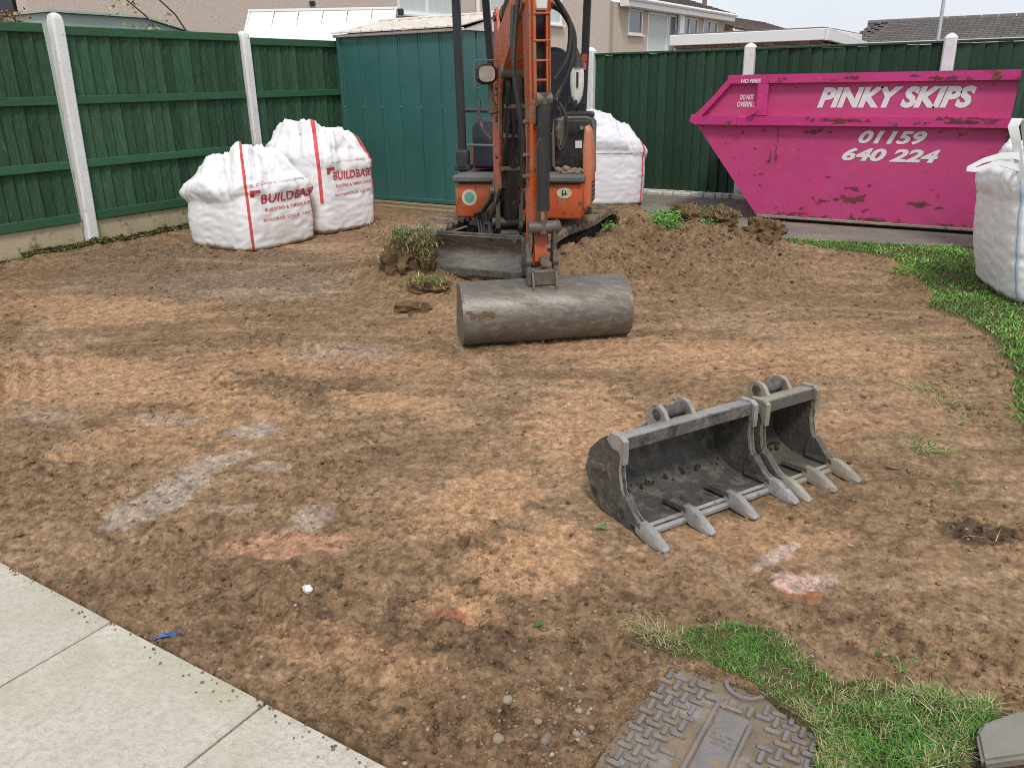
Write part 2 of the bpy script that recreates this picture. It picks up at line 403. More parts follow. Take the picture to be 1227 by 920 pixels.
# ------------------------------------------------------------------ the ground
PATIO_Y = 1.083
COVER = (-.665, -.185, 1.15, 1.79)          # manhole x0 x1 y0 y1
LAWN = [(-2.35, 8.05), (-1.85, 7.58), (-1.2, 7.74), (-.95, 7.62), (-.72, 7.05), (-.52, 6.5), (-.47, 6.0), (-.25, 5.84), (-.06, 5.42), (.05, 4.9), (.08, 4.5), (.14, 3.95), (.3, 3.5), (3.5, 3.2), (4.0, 8.3), (-.3, 8.45), (-2.1, 8.1)]
TURF = [(-.76, 1.80), (-.68, 1.88), (-.60, 1.945), (-.53, 2.00), (-.46, 2.03), (-.40, 2.03), (-.35, 1.985), (-.29, 1.925), (-.22, 1.90), (-.15, 1.955), (-.08, 1.95), (0, 1.98), (.07, 1.985), (.13, 2.02), (.13, 1.9), (.09, 1.80), (.02, 1.7), (-.02, 1.5), (-.21, 1.5), (-.21, 1.64), (-.235, 1.70), (-.30, 1.725), (-.36, 1.76), (-.43, 1.795), (-.54, 1.80), (-.62, 1.785), (-.69, 1.79)]
def tarmac_mask(x, y):
    ed = 8.06 + .22 * (x + 2) + .12 * (fbm(x * 1.7, y * 1.7, 91, 3) - .5)
    ed = np.where(x < -2.9, 8.06 - .2 + (-2.9 - x) * 1.35, ed)
    return y - ed                                     # > 0 on the tarmac
def rough_mask(x, y):
    m = .85 * sstep(.47, .70, fbm(x * 1.3 + 3, y * 1.3, 5, 4))
    for cx, cy, rx, ry, a, w in ((-2.7, 1.75, .32, .5, -.35, 1), (-2.9, 2.33, .3, .25, 0, 1), (-3.4, 2.2, .5, .3, .2, .8), (-4.2, 2.4, .9, .5, 0, .7),
                             (-2.0, 1.66, .28, .13, .5, .8), (-1.2, 2.03, .2, .2, 0, .7), (-.5, 2.38, .25, .3, .3, .8), (-1.8, 4.2, .8, .5, .3, .8), (-1.7, 3.2, .4, .5, 0, .7),
                             (-5.2, 4.0, 1.4, .8, 0, .7), (-1.2, 4.8, .7, .9, 0, .8), (-2.5, 2.9, .35, .3, 0, .7)):
        m = m * (1 - w * blob(x, y, cx, cy, rx, ry, a))
    for cx, cy, rx, ry in ((-2.2, 1.4, .7, .22), (-1.25, 1.6, .4, .3), (-3.1, 1.5, .8, .35), (-1.45, 2.0, .2, .25), (0.03, 2.95, .2, .15), (-1, 1.35, .5, .25), (-2.7, 6.4, .9, 1.0), (-.05, 2.2, .5, .15)):
        m = np.maximum(m, .95 * blob(x, y, cx, cy, rx, ry))
    return np.clip(m, 0, 1)
def mounds(x, y):
    n = .6 + .8 * fbm(x * 3.1, y * 3.1, 33, 3)
    h = (.22 * blob(x, y, -2.62, 6.95, .46, .85, .12) + .12 * blob(x, y, -2.15, 6.35, .85, .75) + .09 * blob(x, y, -2.0, 7.4, .75, .42)
         + .25 * blob(x, y, -2.93, 6.2, .21, .95, .14) + .10 * blob(x, y, -2.62, 5.4, .28, .6) + .17 * blob(x, y, -2.92, 5.25, .22, .35) + .12 * blob(x, y, -3.85, 4.86, .55, .22, .10) + .08 * blob(x, y, -4.25, 5.05, .30, .3)
         + .05 * blob(x, y, -3.4, 4.55, .5, .25) + .07 * blob(x, y, -4.5, 5.2, .4, .4) + .035 * blob(x, y, -2.9, 4.9, .5, .5)) * n
    h = h + .05 * blob(x, y, -7.8, 5.0, .35, 3.0) * n
    return h
def ghz(x, y):
    x = np.asarray(x, float); y = np.asarray(y, float)
    r = np.hypot(x, y)
    rm = rough_mask(x, y); mo = mounds(x, y)
    rm2 = np.clip(rm + sstep(.02, .12, mo), 0, 1)
    h = .035 * (fbm(x * .7, y * .7, 1, 3) - .5) + mo
    # scrape marks left by the bucket edge, running towards the machine
    u, v = (x + y * .75) * .8, (y - x * .75) * .8
    sc = fbm(u * 1.1, v * 13, 7, 4) - .5; sc2 = fbm(u * 14, v * 1.2, 8, 3) - .5
    w = sstep(.45, .6, vnoise(x * .8, y * .8, 9))
    h = h + (1 - rm2 * .6) * .034 * (sc * w + sc2 * (1 - w) * .7)
    c1 = fbm(x * 7, y * 7, 11, 4, .6); c2 = fbm(x * 26, y * 26, 12, 4, .62); c3 = vnoise(x * 85, y * 85, 13)
    c4 = vnoise(x * 190, y * 190, 14)
    h = h + (.15 + .48 * rm2) * (.038 * (np.abs(c1 - .5) * 2) ** 1.2 + .034 * (c2 - .5)) + (.013 * (c3 - .5) + .006 * (c4 - .5) * sstep(6, 2, r)) * (.35 + .55 * rm2)
    cl = sstep(.62, .80, vnoise(x * 17, y * 17, 21)) * rm2; h = h + .020 * cl
    cl2 = sstep(.66, .82, vnoise(x * 9, y * 9, 23)) * sstep(.05, .14, mo); h = h + .014 * cl2 + .010 * (1 - np.abs(vnoise(x * 6, y * 6, 24) * 2 - 1)) * sstep(.05, .14, mo)
    # cleated track prints on the left and shallow wheel grooves
    tp = blob(x, y, -4.62, 2.05, .42, .34); h = h + .022 * tp * np.sin((x * .55 + y) * 58)
    for (cx, cy, rx, ry, a) in ((-5.6, 3.6, 1.5, .26, .35), (-4.9, 2.7, 1.0, .2, .2), (-1.05, 4.1, .9, .12, .9)):
        h = h + .008 * blob(x, y, cx, cy, rx, ry, a) * np.sin((x * math.cos(a) + y * math.sin(a)) * 44)
    # furrows
    for (x0, y0, x1, y1, d) in ((-4.6, 3.6, -2.9, 3.1, .02), (-3.0, 4.1, -1.5, 4.9, .012), (-.9, 3.9, -.25, 4.9, .010), (-1.7, 2.4, -.95, 2.15, .012), (-2.2, 1.5, -1.3, 1.3, .012), (-3.8, 2.9, -3.0, 2.0, .014)):
        L = math.hypot(x1 - x0, y1 - y0); tx, ty = (x1 - x0) / L, (y1 - y0) / L
        s = (x - x0) * tx + (y - y0) * ty; q = -(x - x0) * ty + (y - y0) * tx + .05 * np.sin(s * 3)
        h = h + 1.2 * d * (np.exp(-(q - .05) ** 2 / .0012) - np.exp(-q ** 2 / .0012)) * sstep(0, .3, s) * sstep(0, .3, L - s)
    h = h - .010 * streaks(x, y)
    tm = sstep(-.05, .10, tarmac_mask(x, y)); h = h * (1 - tm) - .03 * tm + np.where(tm > .3, .8 * np.maximum(mo - .035, 0), 0)
    la = inpoly(x, y, LAWN); h = np.where(la, .02 + .02 * (fbm(x * 3, y * 3, 41, 3) - .5), h)
    tu = inpoly(x, y, TURF); h = np.where(tu, .018 + .02 * (fbm(x * 14, y * 14, 43, 3) - .5), h)
    cv = sstep(.0, .022, np.minimum(np.minimum(x - COVER[0] - .012, COVER[1] - x), COVER[3] - .012 - y) + .10 * (fbm(x * 13, y * 13, 47, 3) - .52))
    nc = blob(x, y, -.43, 1.5, .36, .40) ; h = np.where(tu, h, (h * (1 - .7 * nc) + .006 * nc) * (1 - cv) - .05 * cv)
    fb = np.clip(1.6 * np.exp(-((x + .93) ** 2 + (y - 2.74) ** 2) / .07), 0, 1); h = h * (1 - fb) - .006 * fb
    ed = fbm(x * 9, y * 2, 55, 4, .6); h = h + .030 * ed * np.exp(-np.maximum(y - PATIO_Y, 0) / .04) * (y > PATIO_Y - .05)
    pa = sstep(.010, -.010, y - PATIO_Y + .05 * (ed - .55)); h = h * (1 - pa) - .06 * pa
    far = sstep(12, 15, r); h = h * (1 - far) - .03 * far
    return h
def mix(a, b, f):
    f = np.asarray(f)[..., None]; return np.asarray(a) * (1 - f) + np.asarray(b) * f
_lr = random.Random(42)
LINES = []
for _ in range(34):
    _a = _lr.choice((.35, .42, 1.0, -.5, .38, .9)) + _lr.gauss(0, .12); _x, _y = _lr.uniform(-6, -.4), _lr.uniform(1.5, 6.2); _l = _lr.uniform(.25, 1.3)
    LINES.append((_x, _y, _a, _l, _lr.uniform(.006, .026) * (1 + .12 * math.hypot(_x, _y)), _lr.uniform(.4, 1)))
def streaks(x, y):
    s = 0 * x
    for x0, y0, a, l, w, k in LINES:
        u = (x - x0) * math.cos(a) + (y - y0) * math.sin(a); v = (y - y0) * math.cos(a) - (x - x0) * math.sin(a) + .02 * np.sin(u * 5 + x0)
        s = np.maximum(s, k * np.exp(-(v / w) ** 2) * sstep(l, l * .6, np.abs(u)))
    return s
def gcol(x, y):
    rm = rough_mask(x, y); mo = mounds(x, y)
    n1 = fbm(x * 1.3, y * 1.3, 61, 5, .6); n2 = fbm(x * 6, y * 6, 62, 4, .6); n3 = fbm(x * 28, y * 28, 63, 3, .6)
    u, v = (x + y * .75) * .8, (y - x * .75) * .8
    st = fbm(u * 1.4, v * 11, 64, 4, .6)
    c = mix((.225, .145, .086), (.318, .207, .123), np.clip(sstep(.34, .66, .5 * n1 + .25 * n2 + .25 * st) * 1.0, 0, 1))
    c = mix(c, (.41, .28, .178), .6 * sstep(.52, .66, .4 * n1 + .6 * st) * (1 - rm))
    c = mix(c, (.20, .128, .075), .40 * rm * sstep(.35, .7, n2))
    c = mix(c, (.40, .25, .140), .3 * sstep(.55, .68, fbm(x * 2.1, y * 2.1, 66, 4)) * (1 - .6 * rm))
    def patch(c, col, cx, cy, rx, ry, a, k=1.0, sd=70, sc=9, th=.42):
        q = x * math.cos(a + .5) + y * math.sin(a + .5); p = y * math.cos(a + .5) - x * math.sin(a + .5)
        m = blob(x, y, cx, cy, rx * 1.25, ry * 1.35, a) * (.02 + .95 * fbm(x * sc * 1.3, y * sc * 1.3, sd, 5, .68) + .95 * fbm(q * 2.5, p * 17, sd + 40, 4, .62))
        return mix(c, col, min(1, 1.1 * k) * sstep(th + .02, th + .24, m))
    OR = (.48, .29, .165)
    for i, p in enumerate(((-1.22, 2.03, .20, .24, 0, 1.0), (-1.29, 1.64, .15, .13, .3, .9), (-2.5, 2.88, .35, .12, .2, .8), (-1.75, 4.25, .75, .30, .25, .65), (-4.2, 2.35, .9, .35, .3, .7),
                           (-1.6, 2.25, .18, .28, 0, .9), (-1.65, 3.2, .28, .45, .4, .7), (-3.2, 2.15, .35, .5, -.3, .5), (-3.3, 3.2, .9, .25, .4, .5), (-.95, 4.6, .8, .35, .5, .5), (-.62, 2.55, .3, .13, .5, .6),
                           (-5.6, 3.3, .9, .4, .3, .5), (-1.4, 1.35, .35, .1, .2, .4), (-.75, 3.6, .5, .16, .6, .4))):
        c = patch(c, OR, p[0], p[1], p[2], p[3], p[4], p[5], 70 + i)
    c = patch(c, (.48, .265, .165), -2.0, 1.66, .20, .085, .55, .85, 90, 14)
    c = patch(c, (.42, .16, .10), -1.27, 1.63, .06, .04, .2, .8, 91, 20)
    c = patch(c, (.45, .16, .08), -.40, 2.27, .07, .03, .4, .6, 92, 20)
    GR = (.42, .33, .265)
    for i, p in enumerate(((-2.66, 1.62, .11, .24, .10, .9), (-2.74, 1.96, .09, .15, -.2, .85), (-2.90, 2.32, .12, .10, .2, .85), (-3.35, 2.2, .22, .07, .3, .5), (-2.5, 2.05, .10, .05, .3, .5),
                           (-2.05, 1.82, .07, .10, 0, .7), (-3.35, 3.35, .35, .18, .4, .45), (-3.9, 1.9, .2, .08, .2, .35), (-5.2, 4.3, .9, .5, .2, .4), (-2.35, 1.72, .10, .04, .4, .4))):
        c = patch(c, GR, p[0], p[1], p[2], p[3], p[4], p[5], 100 + i, 13)
    c = patch(c, (.60, .41, .35), -.42, 2.34, .10, .05, .55, .9, 120, 15)
    c = patch(c, (.58, .44, .38), -.53, 2.46, .03, .12, -.3, .7, 121, 22)
    c = patch(c, (.56, .40, .33), -.36, 2.42, .05, .025, .2, .6, 122, 22)
    c = patch(c, (.115, .075, .05), .03, 2.93, .15, .08, .3, .8, 123, 10)
    c = patch(c, (.125, .085, .055), -1.2, 1.55, .25, .11, .2, .55, 124, 9)
    c = patch(c, (.19, .135, .09), -6.0, 4.6, 1.6, .9, .2, .6, 125, 2)
    c = mix(c, (.225, .145, .086), .75 * sstep(.03, .13, mo))
    n4 = fbm(x * 70, y * 70, 65, 3, .65); dk = sstep(.60, .74, vnoise(x * 33, y * 33, 67)) * (.35 + .65 * rm)
    c = c * (1 + .85 * (n3 - .5) + .75 * (n4 - .5) - .30 * dk)[..., None]
    c = mix(c, (.46, .325, .22), .55 * streaks(x, y) * (.4 + 1.2 * fbm(x * 9, y * 9, 140, 3)).clip(0, 1))
    la = inpoly(x, y, LAWN); tu = inpoly(x, y, TURF)
    c = mix(c, (.07, .075, .03), .75 * (la | tu))
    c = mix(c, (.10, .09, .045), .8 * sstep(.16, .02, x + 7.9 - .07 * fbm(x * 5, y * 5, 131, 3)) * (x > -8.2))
    tm = sstep(-.05, .08, tarmac_mask(x, y)); c = mix(c, (.23, .185, .14), .8 * tm)
    return np.clip(c, .01, .9)

def build_ground():
    ang = np.concatenate([np.linspace(-180, -47, 46)[:-1], np.linspace(-47, 47, 760), np.linspace(47, 180, 46)[1:-1]])
    rr = np.concatenate([[.25, .6, .9], 1.1 * (13.5 / 1.1) ** np.linspace(0, 1, 930), [14.5, 16, 19, 24, 32, 45, 70, 120, 220, 420]])
    A, Rr = np.meshgrid(np.radians(90 + 32.5 + ang), rr)
    x, y = (Rr * np.cos(A)), (Rr * np.sin(A))
    h = ghz(x, y); c = gcol(x, y)
    nr, na = x.shape
    V = np.stack([x, y, h], -1).reshape(-1, 3)
    i = np.arange(nr - 1)[:, None] * na; j = np.arange(na)[None, :]; j2 = (j + 1) % na
    F = np.stack([i + j, i + j2, i + na + j2, i + na + j], -1).reshape(-1, 4)[:, ::-1]
    me = npmesh('ground', V, F, M['ground'], c.reshape(-1, 3), True)
    tag(link('ground', me), kind='structure')
build_ground()
def gz(x, y): return float(ghz(np.array([x]), np.array([y]))[0])

def blobs_mesh(name, P, size, col, mat, flat=.7):
    """many small irregular lumps as one mesh"""
    ico = bmesh.new(); bmesh.ops.create_icosphere(ico, subdivisions=1, radius=1)
    iv = np.array([v.co[:] for v in ico.verts]); fi = np.array([[v.index for v in f.verts] for f in ico.faces]); ico.free()
    n = len(P); k = len(iv)
    j = rng.uniform(.65, 1.25, (n, k, 1)) * iv[None]
    an = rng.uniform(0, 2 * PI, n); c, s = np.cos(an), np.sin(an)
    st = rng.uniform(.7, 1.35, (n, 2))
    X = j[..., 0] * st[:, :1]; Y = j[..., 1] * st[:, 1:]
    V = np.stack([X * c[:, None] - Y * s[:, None], X * s[:, None] + Y * c[:, None], j[..., 2] * flat], -1) * size[:, None, None] + P[:, None]
    F = (fi[None] + (np.arange(n) * k)[:, None, None]).reshape(-1, 3)
    return npmesh(name, V.reshape(-1, 3), F, mat, np.repeat(col, k, 0), False)
def polar_pts(n, r0, r1, pw=1.0):
    a = np.radians(122.5 + rng.uniform(-38, 38, n)); r = r0 * (r1 / r0) ** (rng.uniform(0, 1, n) ** pw)
    return r * np.cos(a), r * np.sin(a)
def on_soil(x, y):
    return (y > PATIO_Y + .012) & ~inpoly(x, y, LAWN) & ~inpoly(x, y, TURF) & (tarmac_mask(x, y) < .02) & (x > -7.85) & \
        ~((x > COVER[0] - .01) & (x < COVER[1]) & (y < COVER[3]))
def build_crumbs():
    x, y = polar_pts(40000, 1.3, 9.0)
    k = on_soil(x, y) & (rng.uniform(0, 1, len(x)) < .22 + .78 * np.clip(rough_mask(x, y) + 4 * mounds(x, y), 0, 1)); x, y = x[k], y[k]
    s = .0018 + .0070 * rng.uniform(0, 1, len(x)) ** 4.2 * (.55 + .28 * np.hypot(x, y)) + .008 * sstep(.03, .15, mounds(x, y)) * rng.uniform(0, 1, len(x))
    c = gcol(x, y) * rng.uniform(.62, 1.25, (len(x), 1))
    xe = rng.uniform(-3.2, -.2, 260); ye = PATIO_Y - np.abs(rng.normal(0, .030, 260)); xc = rng.uniform(-.72, -.40, 700); yc = np.where(rng.uniform(0, 1, 700) < .5, rng.normal(1.785, .02, 700), rng.uniform(1.3, 1.8, 700)); xc = np.where(yc < 1.75, rng.normal(-.655, .022, 700), xc)
    xx, yy = np.append(xe, xc), np.append(ye, yc); ss = .0010 + .0042 * rng.uniform(0, 1, len(xx)) ** 2; zz = np.append(.0165 + 0 * xe, np.maximum(ghz(xc, yc), -.001))
    x, y, s = np.append(x, xx), np.append(y, yy), np.append(s, ss); c = np.concatenate([c, np.array([(.25, .165, .10)] * len(xx)) * rng.uniform(.7, 1.3, (len(xx), 1))])
    zs = np.append(ghz(x[:-len(xx)], y[:-len(xx)]), zz)
    me = blobs_mesh('soil_crumbs', np.stack([x, y, zs + s * .2], -1), s, c, M['crumb'])
    tag(link('soil_crumbs', me), 'loose brown soil crumbs strewn over the dug bare ground', 'soil', kind='stuff')
    x, y = polar_pts(1500, 1.3, 7.5); k = on_soil(x, y); x, y = x[k], y[k]
    x2 = rng.normal(-.80, .12, 170); y2 = rng.normal(1.40, .10, 170); k = on_soil(x2, y2); x, y = np.append(x, x2[k]), np.append(y, y2[k])
    s = .0022 + .0055 * rng.uniform(0, 1, len(x)) ** 2.5
    c = np.array([(.40, .32, .25), (.36, .27, .19), (.47, .41, .35), (.34, .18, .11)])[rng.integers(0, 4, len(x))] * rng.uniform(.7, 1.1, (len(x), 1))
    me = blobs_mesh('gravel', np.stack([x, y, ghz(x, y) + s * .3], -1), s, c, M['crumb'])
    tag(link('gravel', me), 'small pale pebbles scattered over the bare soil', 'gravel', kind='stuff')
build_crumbs()

def blades_mesh(name, P, hgt, wid, col, lean=.6, seg=2, flop=None):
    n = len(P); az = rng.uniform(0, 2 * PI, n); ln = hgt * (lean * rng.uniform(.2, 1.6, n))
    d = np.stack([np.cos(az), np.sin(az), 0 * az], -1); sd = np.stack([-np.sin(az + rng.normal(0, .6, n)), np.cos(az), 0 * az], -1)
    up = np.array([0, 0, 1.0])
    V = []
    for t, w in ((0, 1), (.5, .8), (1, .08)):
        c = P + up * (hgt * (t - .25 * lean * t * t))[:, None] + d * (ln * t * t)[:, None]
        V += [c - sd * (wid * w / 2)[:, None], c + sd * (wid * w / 2)[:, None]]
    V = np.stack(V, 1).reshape(-1, 3)
    b = (np.arange(n) * 6)[:, None, None]
    F = (np.array([[0, 1, 3, 2], [2, 3, 5, 4]])[None] + b).reshape(-1, 4)
    cc = np.repeat(col, 6, 0)
    return npmesh(name, V, F, M['grass'], cc)
def grass_cols(n, dry=.2):
    g = np.array([(.075, .20, .028), (.11, .27, .040), (.055, .145, .022), (.16, .30, .06)])[rng.integers(0, 4, n)]
    d = np.array([(.40, .33, .16), (.30, .27, .11), (.48, .42, .26)])[rng.integers(0, 3, n)]
    f = (rng.uniform(0, 1, n) < dry)[:, None]
    return np.where(f, d, g) * rng.uniform(.7, 1.25, (n, 1))
def scatter_poly(poly, n):
    p = np.array(poly); a, b = p.min(0), p.max(0)
    x, y = rng.uniform(a[0], b[0], n), rng.uniform(a[1], b[1], n); k = inpoly(x, y, poly); return x[k], y[k]
def build_grass():
    # turf left round the manhole cover
    x, y = scatter_poly(TURF, 60000)
    x += rng.normal(0, .006, len(x)); y += rng.normal(0, .006, len(x))
    thin = fbm(x * 9, y * 9, 201, 3); dryf = sstep(.36, .56, fbm(x * 5 + 2, y * 5, 202, 3)) * .95 + .25 * sstep(-.55, -.75, x) + .35 * blob(x, y, -.45, 1.84, .2, .05)
    k = rng.uniform(0, 1, len(x)) < .25 + .85 * sstep(.36, .52, thin); x, y, dryf = x[k], y[k], dryf[k]
    n = len(x); c = np.array(grass_cols(n, 0)); dr = grass_cols(n, 1); f = rng.uniform(0, 1, n) < dryf * .55; c[f] = dr[f]
    hg = rng.uniform(.007, .022, n) * (1 + 1.0 * sstep(-.3, .05, x)); wd = rng.uniform(.0014, .0030, n) * (1 + .5 * sstep(-.3, .05, x))
    me = blades_mesh('grass', np.stack([x, y, ghz(x, y) - .003], -1), hg, wd, c, 1.0)
    tag(link('grass', me), 'patch of uneven turf left growing round the manhole cover', 'grass', kind='stuff')
    # dry tuft hanging over the torn corner
    x = rng.normal(-.71, .035, 260); y = rng.normal(1.84, .018, 260)
    me = blades_mesh('dry_grass', np.stack([x, y, np.maximum(ghz(x, y), 0) - .002], -1), rng.uniform(.025, .05, 260), rng.uniform(.0012, .0022, 260), grass_cols(260, .9), 1.1)
    tag(link('dry_grass', me), 'straw coloured dry grass tuft at the torn turf corner', 'grass', kind='stuff')
    # lawn on the right
    x, y = scatter_poly(LAWN, 190000)
    x += rng.normal(0, .03, len(x)); y += rng.normal(0, .03, len(x))
    k = (x < 1.6) & (rng.uniform(0, 1, len(x)) < np.where(x > .8, .3, 1)) & (fbm(x * 5, y * 5, 205, 3) > np.where(y > 7.2, .36, .28)); x, y = x[k], y[k]; n = len(x)
    hg = rng.uniform(.012, .034, n) * np.where(y < 5.3, 1.5, 1); wd = rng.uniform(.004, .010, n)
    c = grass_cols(n, .05); bright = sstep(.4, .6, fbm(x * 3, y * 3, 206, 3))[:, None]; c = c * (.95 + .6 * bright)
    me = blades_mesh('lawn', np.stack([x, y, ghz(x, y) - .004], -1), hg, wd, c, .9)
    tag(link('lawn', me), 'weedy green lawn edge along the tarmac and the right side', 'grass', kind='stuff')
    # stray wisps on the soil
    xs, ys, cs = [], [], []
    for cx, cy, s, n in ((-.21, 3.6, .06, 160), (-.3, 4.33, .08, 90), (-.14, 4.17, .1, 90), (-.1, 2.06, .05, 40), (-.08, 3.3, .1, 40), (-.75, 7.0, .12, 200), (-.9, 6.5, .1, 60), (-3.75, 4.82, .16, 240), (-3.5, 4.7, .15, 150), (-4.0, 4.75, .15, 220), (-.35, 5.2, .1, 60), (-.05, 3.0, .15, 30)):
        x = rng.normal(cx, s, n); y = rng.normal(cy, s * .6, n); xs.append(x); ys.append(y); cs.append(grass_cols(n, .75 if cx < -3 else .35))
    x, y, c = np.concatenate(xs), np.concatenate(ys), np.concatenate(cs); n = len(x)
    me = blades_mesh('grass_wisps', np.stack([x, y, ghz(x, y)], -1), rng.uniform(.012, .035, n), rng.uniform(.002, .005, n), c, 1.8)
    tag(link('grass_wisps', me), 'torn wisps of grass lying on the bare soil', 'grass', kind='stuff')
    # moss and weeds along the foot of the left fence
    y = rng.uniform(2.2, 6.0, 5200); x = -7.9 + .03 + np.abs(rng.normal(0, .06, 5200))
    k = fbm(x * 3, y * 3, 207, 3) > .40; x, y = x[k], y[k]; n = len(x)
    c = np.array([(.12, .13, .03), (.18, .17, .045), (.08, .075, .03), (.12, .085, .05)])[rng.integers(0, 4, n)] * rng.uniform(.6, 1.3, (n, 1))
    me = blades_mesh('moss', np.stack([x, y, ghz(x, y) + .01 + rng.uniform(0, .03, n) * (x < -7.82)], -1), rng.uniform(.010, .025, n), rng.uniform(.010, .022, n), c, 1.5)
    tag(link('moss', me), 'dark moss and weeds along the foot of the left fence', 'moss', kind='stuff')
build_grass()

# ------------------------------------------------------------------ patio, tarmac
def build_patio():
    root = link('patio', None); tag(root, kind='structure')
    W = .659; k = 0
    meshes = []
    for v in range(4):
        mb = MB(); mb.box((0, 0, 0), (W - .007, W - .007, .055), .005); meshes.append(mb.mesh('paving_slab', M['slab']))
    for r in range(3):
        for i in range(-7, 7):
            x = -2.117 + W * i - W / 2 + W; y = PATIO_Y - W / 2 - r * W
            if abs(x) > 4.5 and r > 0: continue
            o = link('paving_slab', meshes[k % 4], root, (x, y, -.012 + random.uniform(-.002, .002)), (random.uniform(-.003, .003), random.uniform(-.003, .003), 0)); k += 1
    mb = MB(); mb.box((-1.5, PATIO_Y - 1.05, -.05), (10, 2.06, .05)); mb.build('mortar_bed', M['dirt'], root)
build_patio()
def build_tarmac():
    n = 150; x = np.linspace(-7.8, 6, n); lo = np.array([8.06 + .22 * (a + 2) if a > -2.9 else 7.86 + (-2.9 - a) * 1.35 for a in x])
    lo = np.minimum(lo, 10.6) + .1 * (fbm(x * 3, x * 0, 301, 3) - .5)
    rows = 14; V = []; 
    for j in range(rows):
        t = j / (rows - 1); yy = lo + (10.85 - lo) * t; V.append(np.stack([x, yy, -.004 + .008 * (fbm(x * 2, yy * 2, 302, 3) - .5) + 0 * x], -1))
    V = np.concatenate(V); i = np.arange(rows - 1)[:, None] * n; j = np.arange(n - 1)[None]
    F = np.stack([i + j, i + j + 1, i + n + j + 1, i + n + j], -1).reshape(-1, 4)
    me = npmesh('driveway', V, F, M['tarmac'], None, True); tag(link('driveway', me), kind='structure')
build_tarmac()

# ------------------------------------------------------------------ fences
def board_meshes(w, h, mat):
    out = []
    for k in range(3):
        mb = MB(); t0, t1 = .006, .030 + .004 * k; n = 6
        vs = []
        for j in range(n):
            z = h * j / (n - 1); wob = .0025 * math.sin(2.1 * j + k * 1.7)
            vs += [(0, 0, z), (w, 0, z), (w + wob, -t1, z), (w - .006 + wob, -t1 - .001, z), (0, -t0, z)]
        fs = []
        for j in range(n - 1):
            for i in range(5): fs.append((j * 5 + i, j * 5 + (i + 1) % 5, j * 5 + 5 + (i + 1) % 5, j * 5 + 5 + i))
        fs += [(0, 1, 2, 3, 4), tuple(range((n - 1) * 5, n * 5))]
        mb.add(vs, fs); out.append(mb.mesh('board', mat, 20))
    return out
_bm = {}
def fence_panel(label, loc, rz, L, z0, z1, mat, pitch, rails, cap, rail_mat, group):
    root = thing('timber_fence', label, 'fence panel', loc, rz, group)
    n = max(1, round(L / pitch)); p = L / n; key = (round(p, 3), mat)
    if key not in _bm: _bm[key] = board_meshes(p + .018, z1 - z0, M[mat])
    for i in range(n):
        o = link('board', random.choice(_bm[key]), root, (i * p - .004, 0, z0 + random.uniform(-.006, .004)), (random.uniform(-.004, .004), random.uniform(-.004, .004), random.uniform(-.03, .03)))
    for z, h in rails:
        mb = MB(); mb.box((L / 2, -.043, z), (L, .036, h), .004); mb.build('rail', M[rail_mat], root)
    mb = MB(); mb.box((L / 2, -.018, z1 + cap[0]), (L + .01, cap[1], cap[2]), .006); mb.build('capping_rail', M[rail_mat], root)
    mb = MB(); mb.box((L / 2, .022, (z0 + z1) / 2), (L, .03, .07)); mb.build('back_rail', M[rail_mat], root)
    return root
def fence_post(label, loc, rz, h, w, lean=(0, 0), group='white concrete fence posts', top='dome'):
    root = thing('fence_post', label, 'fence post', loc, rz, group)
    root.rotation_euler = (lean[0], lean[1], rz)
    mb = MB(); b = .018; hw = w / 2
    prof = [(-hw + b, -hw), (hw - b, -hw), (hw, -hw + b), (hw, hw - b), (hw - b, hw), (-hw + b, hw), (-hw, hw - b), (-hw, -hw + b)]
    lv = [(-.3, 1)] + [(h * t, 1 + .012 * math.sin(9 * t)) for t in (0, .2, .4, .6, .8)] + ([(h - .07, 1), (h - .03, .86), (h - .008, .55), (h, .25)] if top == 'dome' else [(h - .05, 1), (h - .02, .7), (h, .2)])
    vs = []; fs = []
    for z, s in lv: vs += [(x * s, y * s, z) for x, y in prof]
    for i in range(len(lv) - 1):
        for k in range(8): fs.append((i * 8 + k, i * 8 + (k + 1) % 8, i * 8 + 8 + (k + 1) % 8, i * 8 + 8 + k))
    fs.append(tuple(range((len(lv) - 1) * 8, len(lv) * 8)))
    mb.add(vs, fs); mb.build('shaft', M['post'], root, 30)
    return root
GL, GB = 'green panels of the left fence', 'dark green panels of the back fence'
RL = [(.315, .085), (.815, .075), (1.40, .075)]
fence_panel('nearest green slatted panel, cut off by the left edge of the photo', (-7.965, 2.45, 0), PI / 2, 2.14, .27, 1.99, 'fence', .112, RL, (.035, .075, .08), 'rail', GL)
fence_panel('wide green slatted panel between the two white posts of the left fence', (-7.965, 4.76, 0), PI / 2, 2.07, .27, 1.975, 'fence', .112, RL, (.035, .075, .08), 'rail', GL)
fence_panel('short green slatted panel between the second white post and the teal shed', (-7.965, 6.99, 0), PI / 2, 2.05, .27, 1.94, 'fence', .112, RL, (.035, .075, .08), 'rail', GL)
fence_post('tall leaning white concrete post nearest on the left fence', (-7.93, 4.675, 0), 0, 2.16, .115, (rad(-1.6), 0))
fence_post('white concrete post rising behind the pair of printed sacks', (-7.93, 6.91, 0), 0, 2.08, .115)
GBG = 'concrete gravel boards under the left fence'
for i, (y0, y1, lb) in enumerate(((2.4, 4.60, 'tan mossy gravel board running out of the photo at the left edge'), (4.75, 6.84, 'tan gravel board between the nearest white post and the sacks'), (6.98, 9.0, 'tan gravel board behind the sacks beside the shed'))):
    mb = MB(); mb.box((0, (y0 + y1) / 2, .10), (.05, y1 - y0, .34), .008)
    tag(mb.build('gravel_board', M['gravel_board'], None, loc=(-7.955, 0, 0)), lb, 'gravel board', GBG)
BY = 10.875
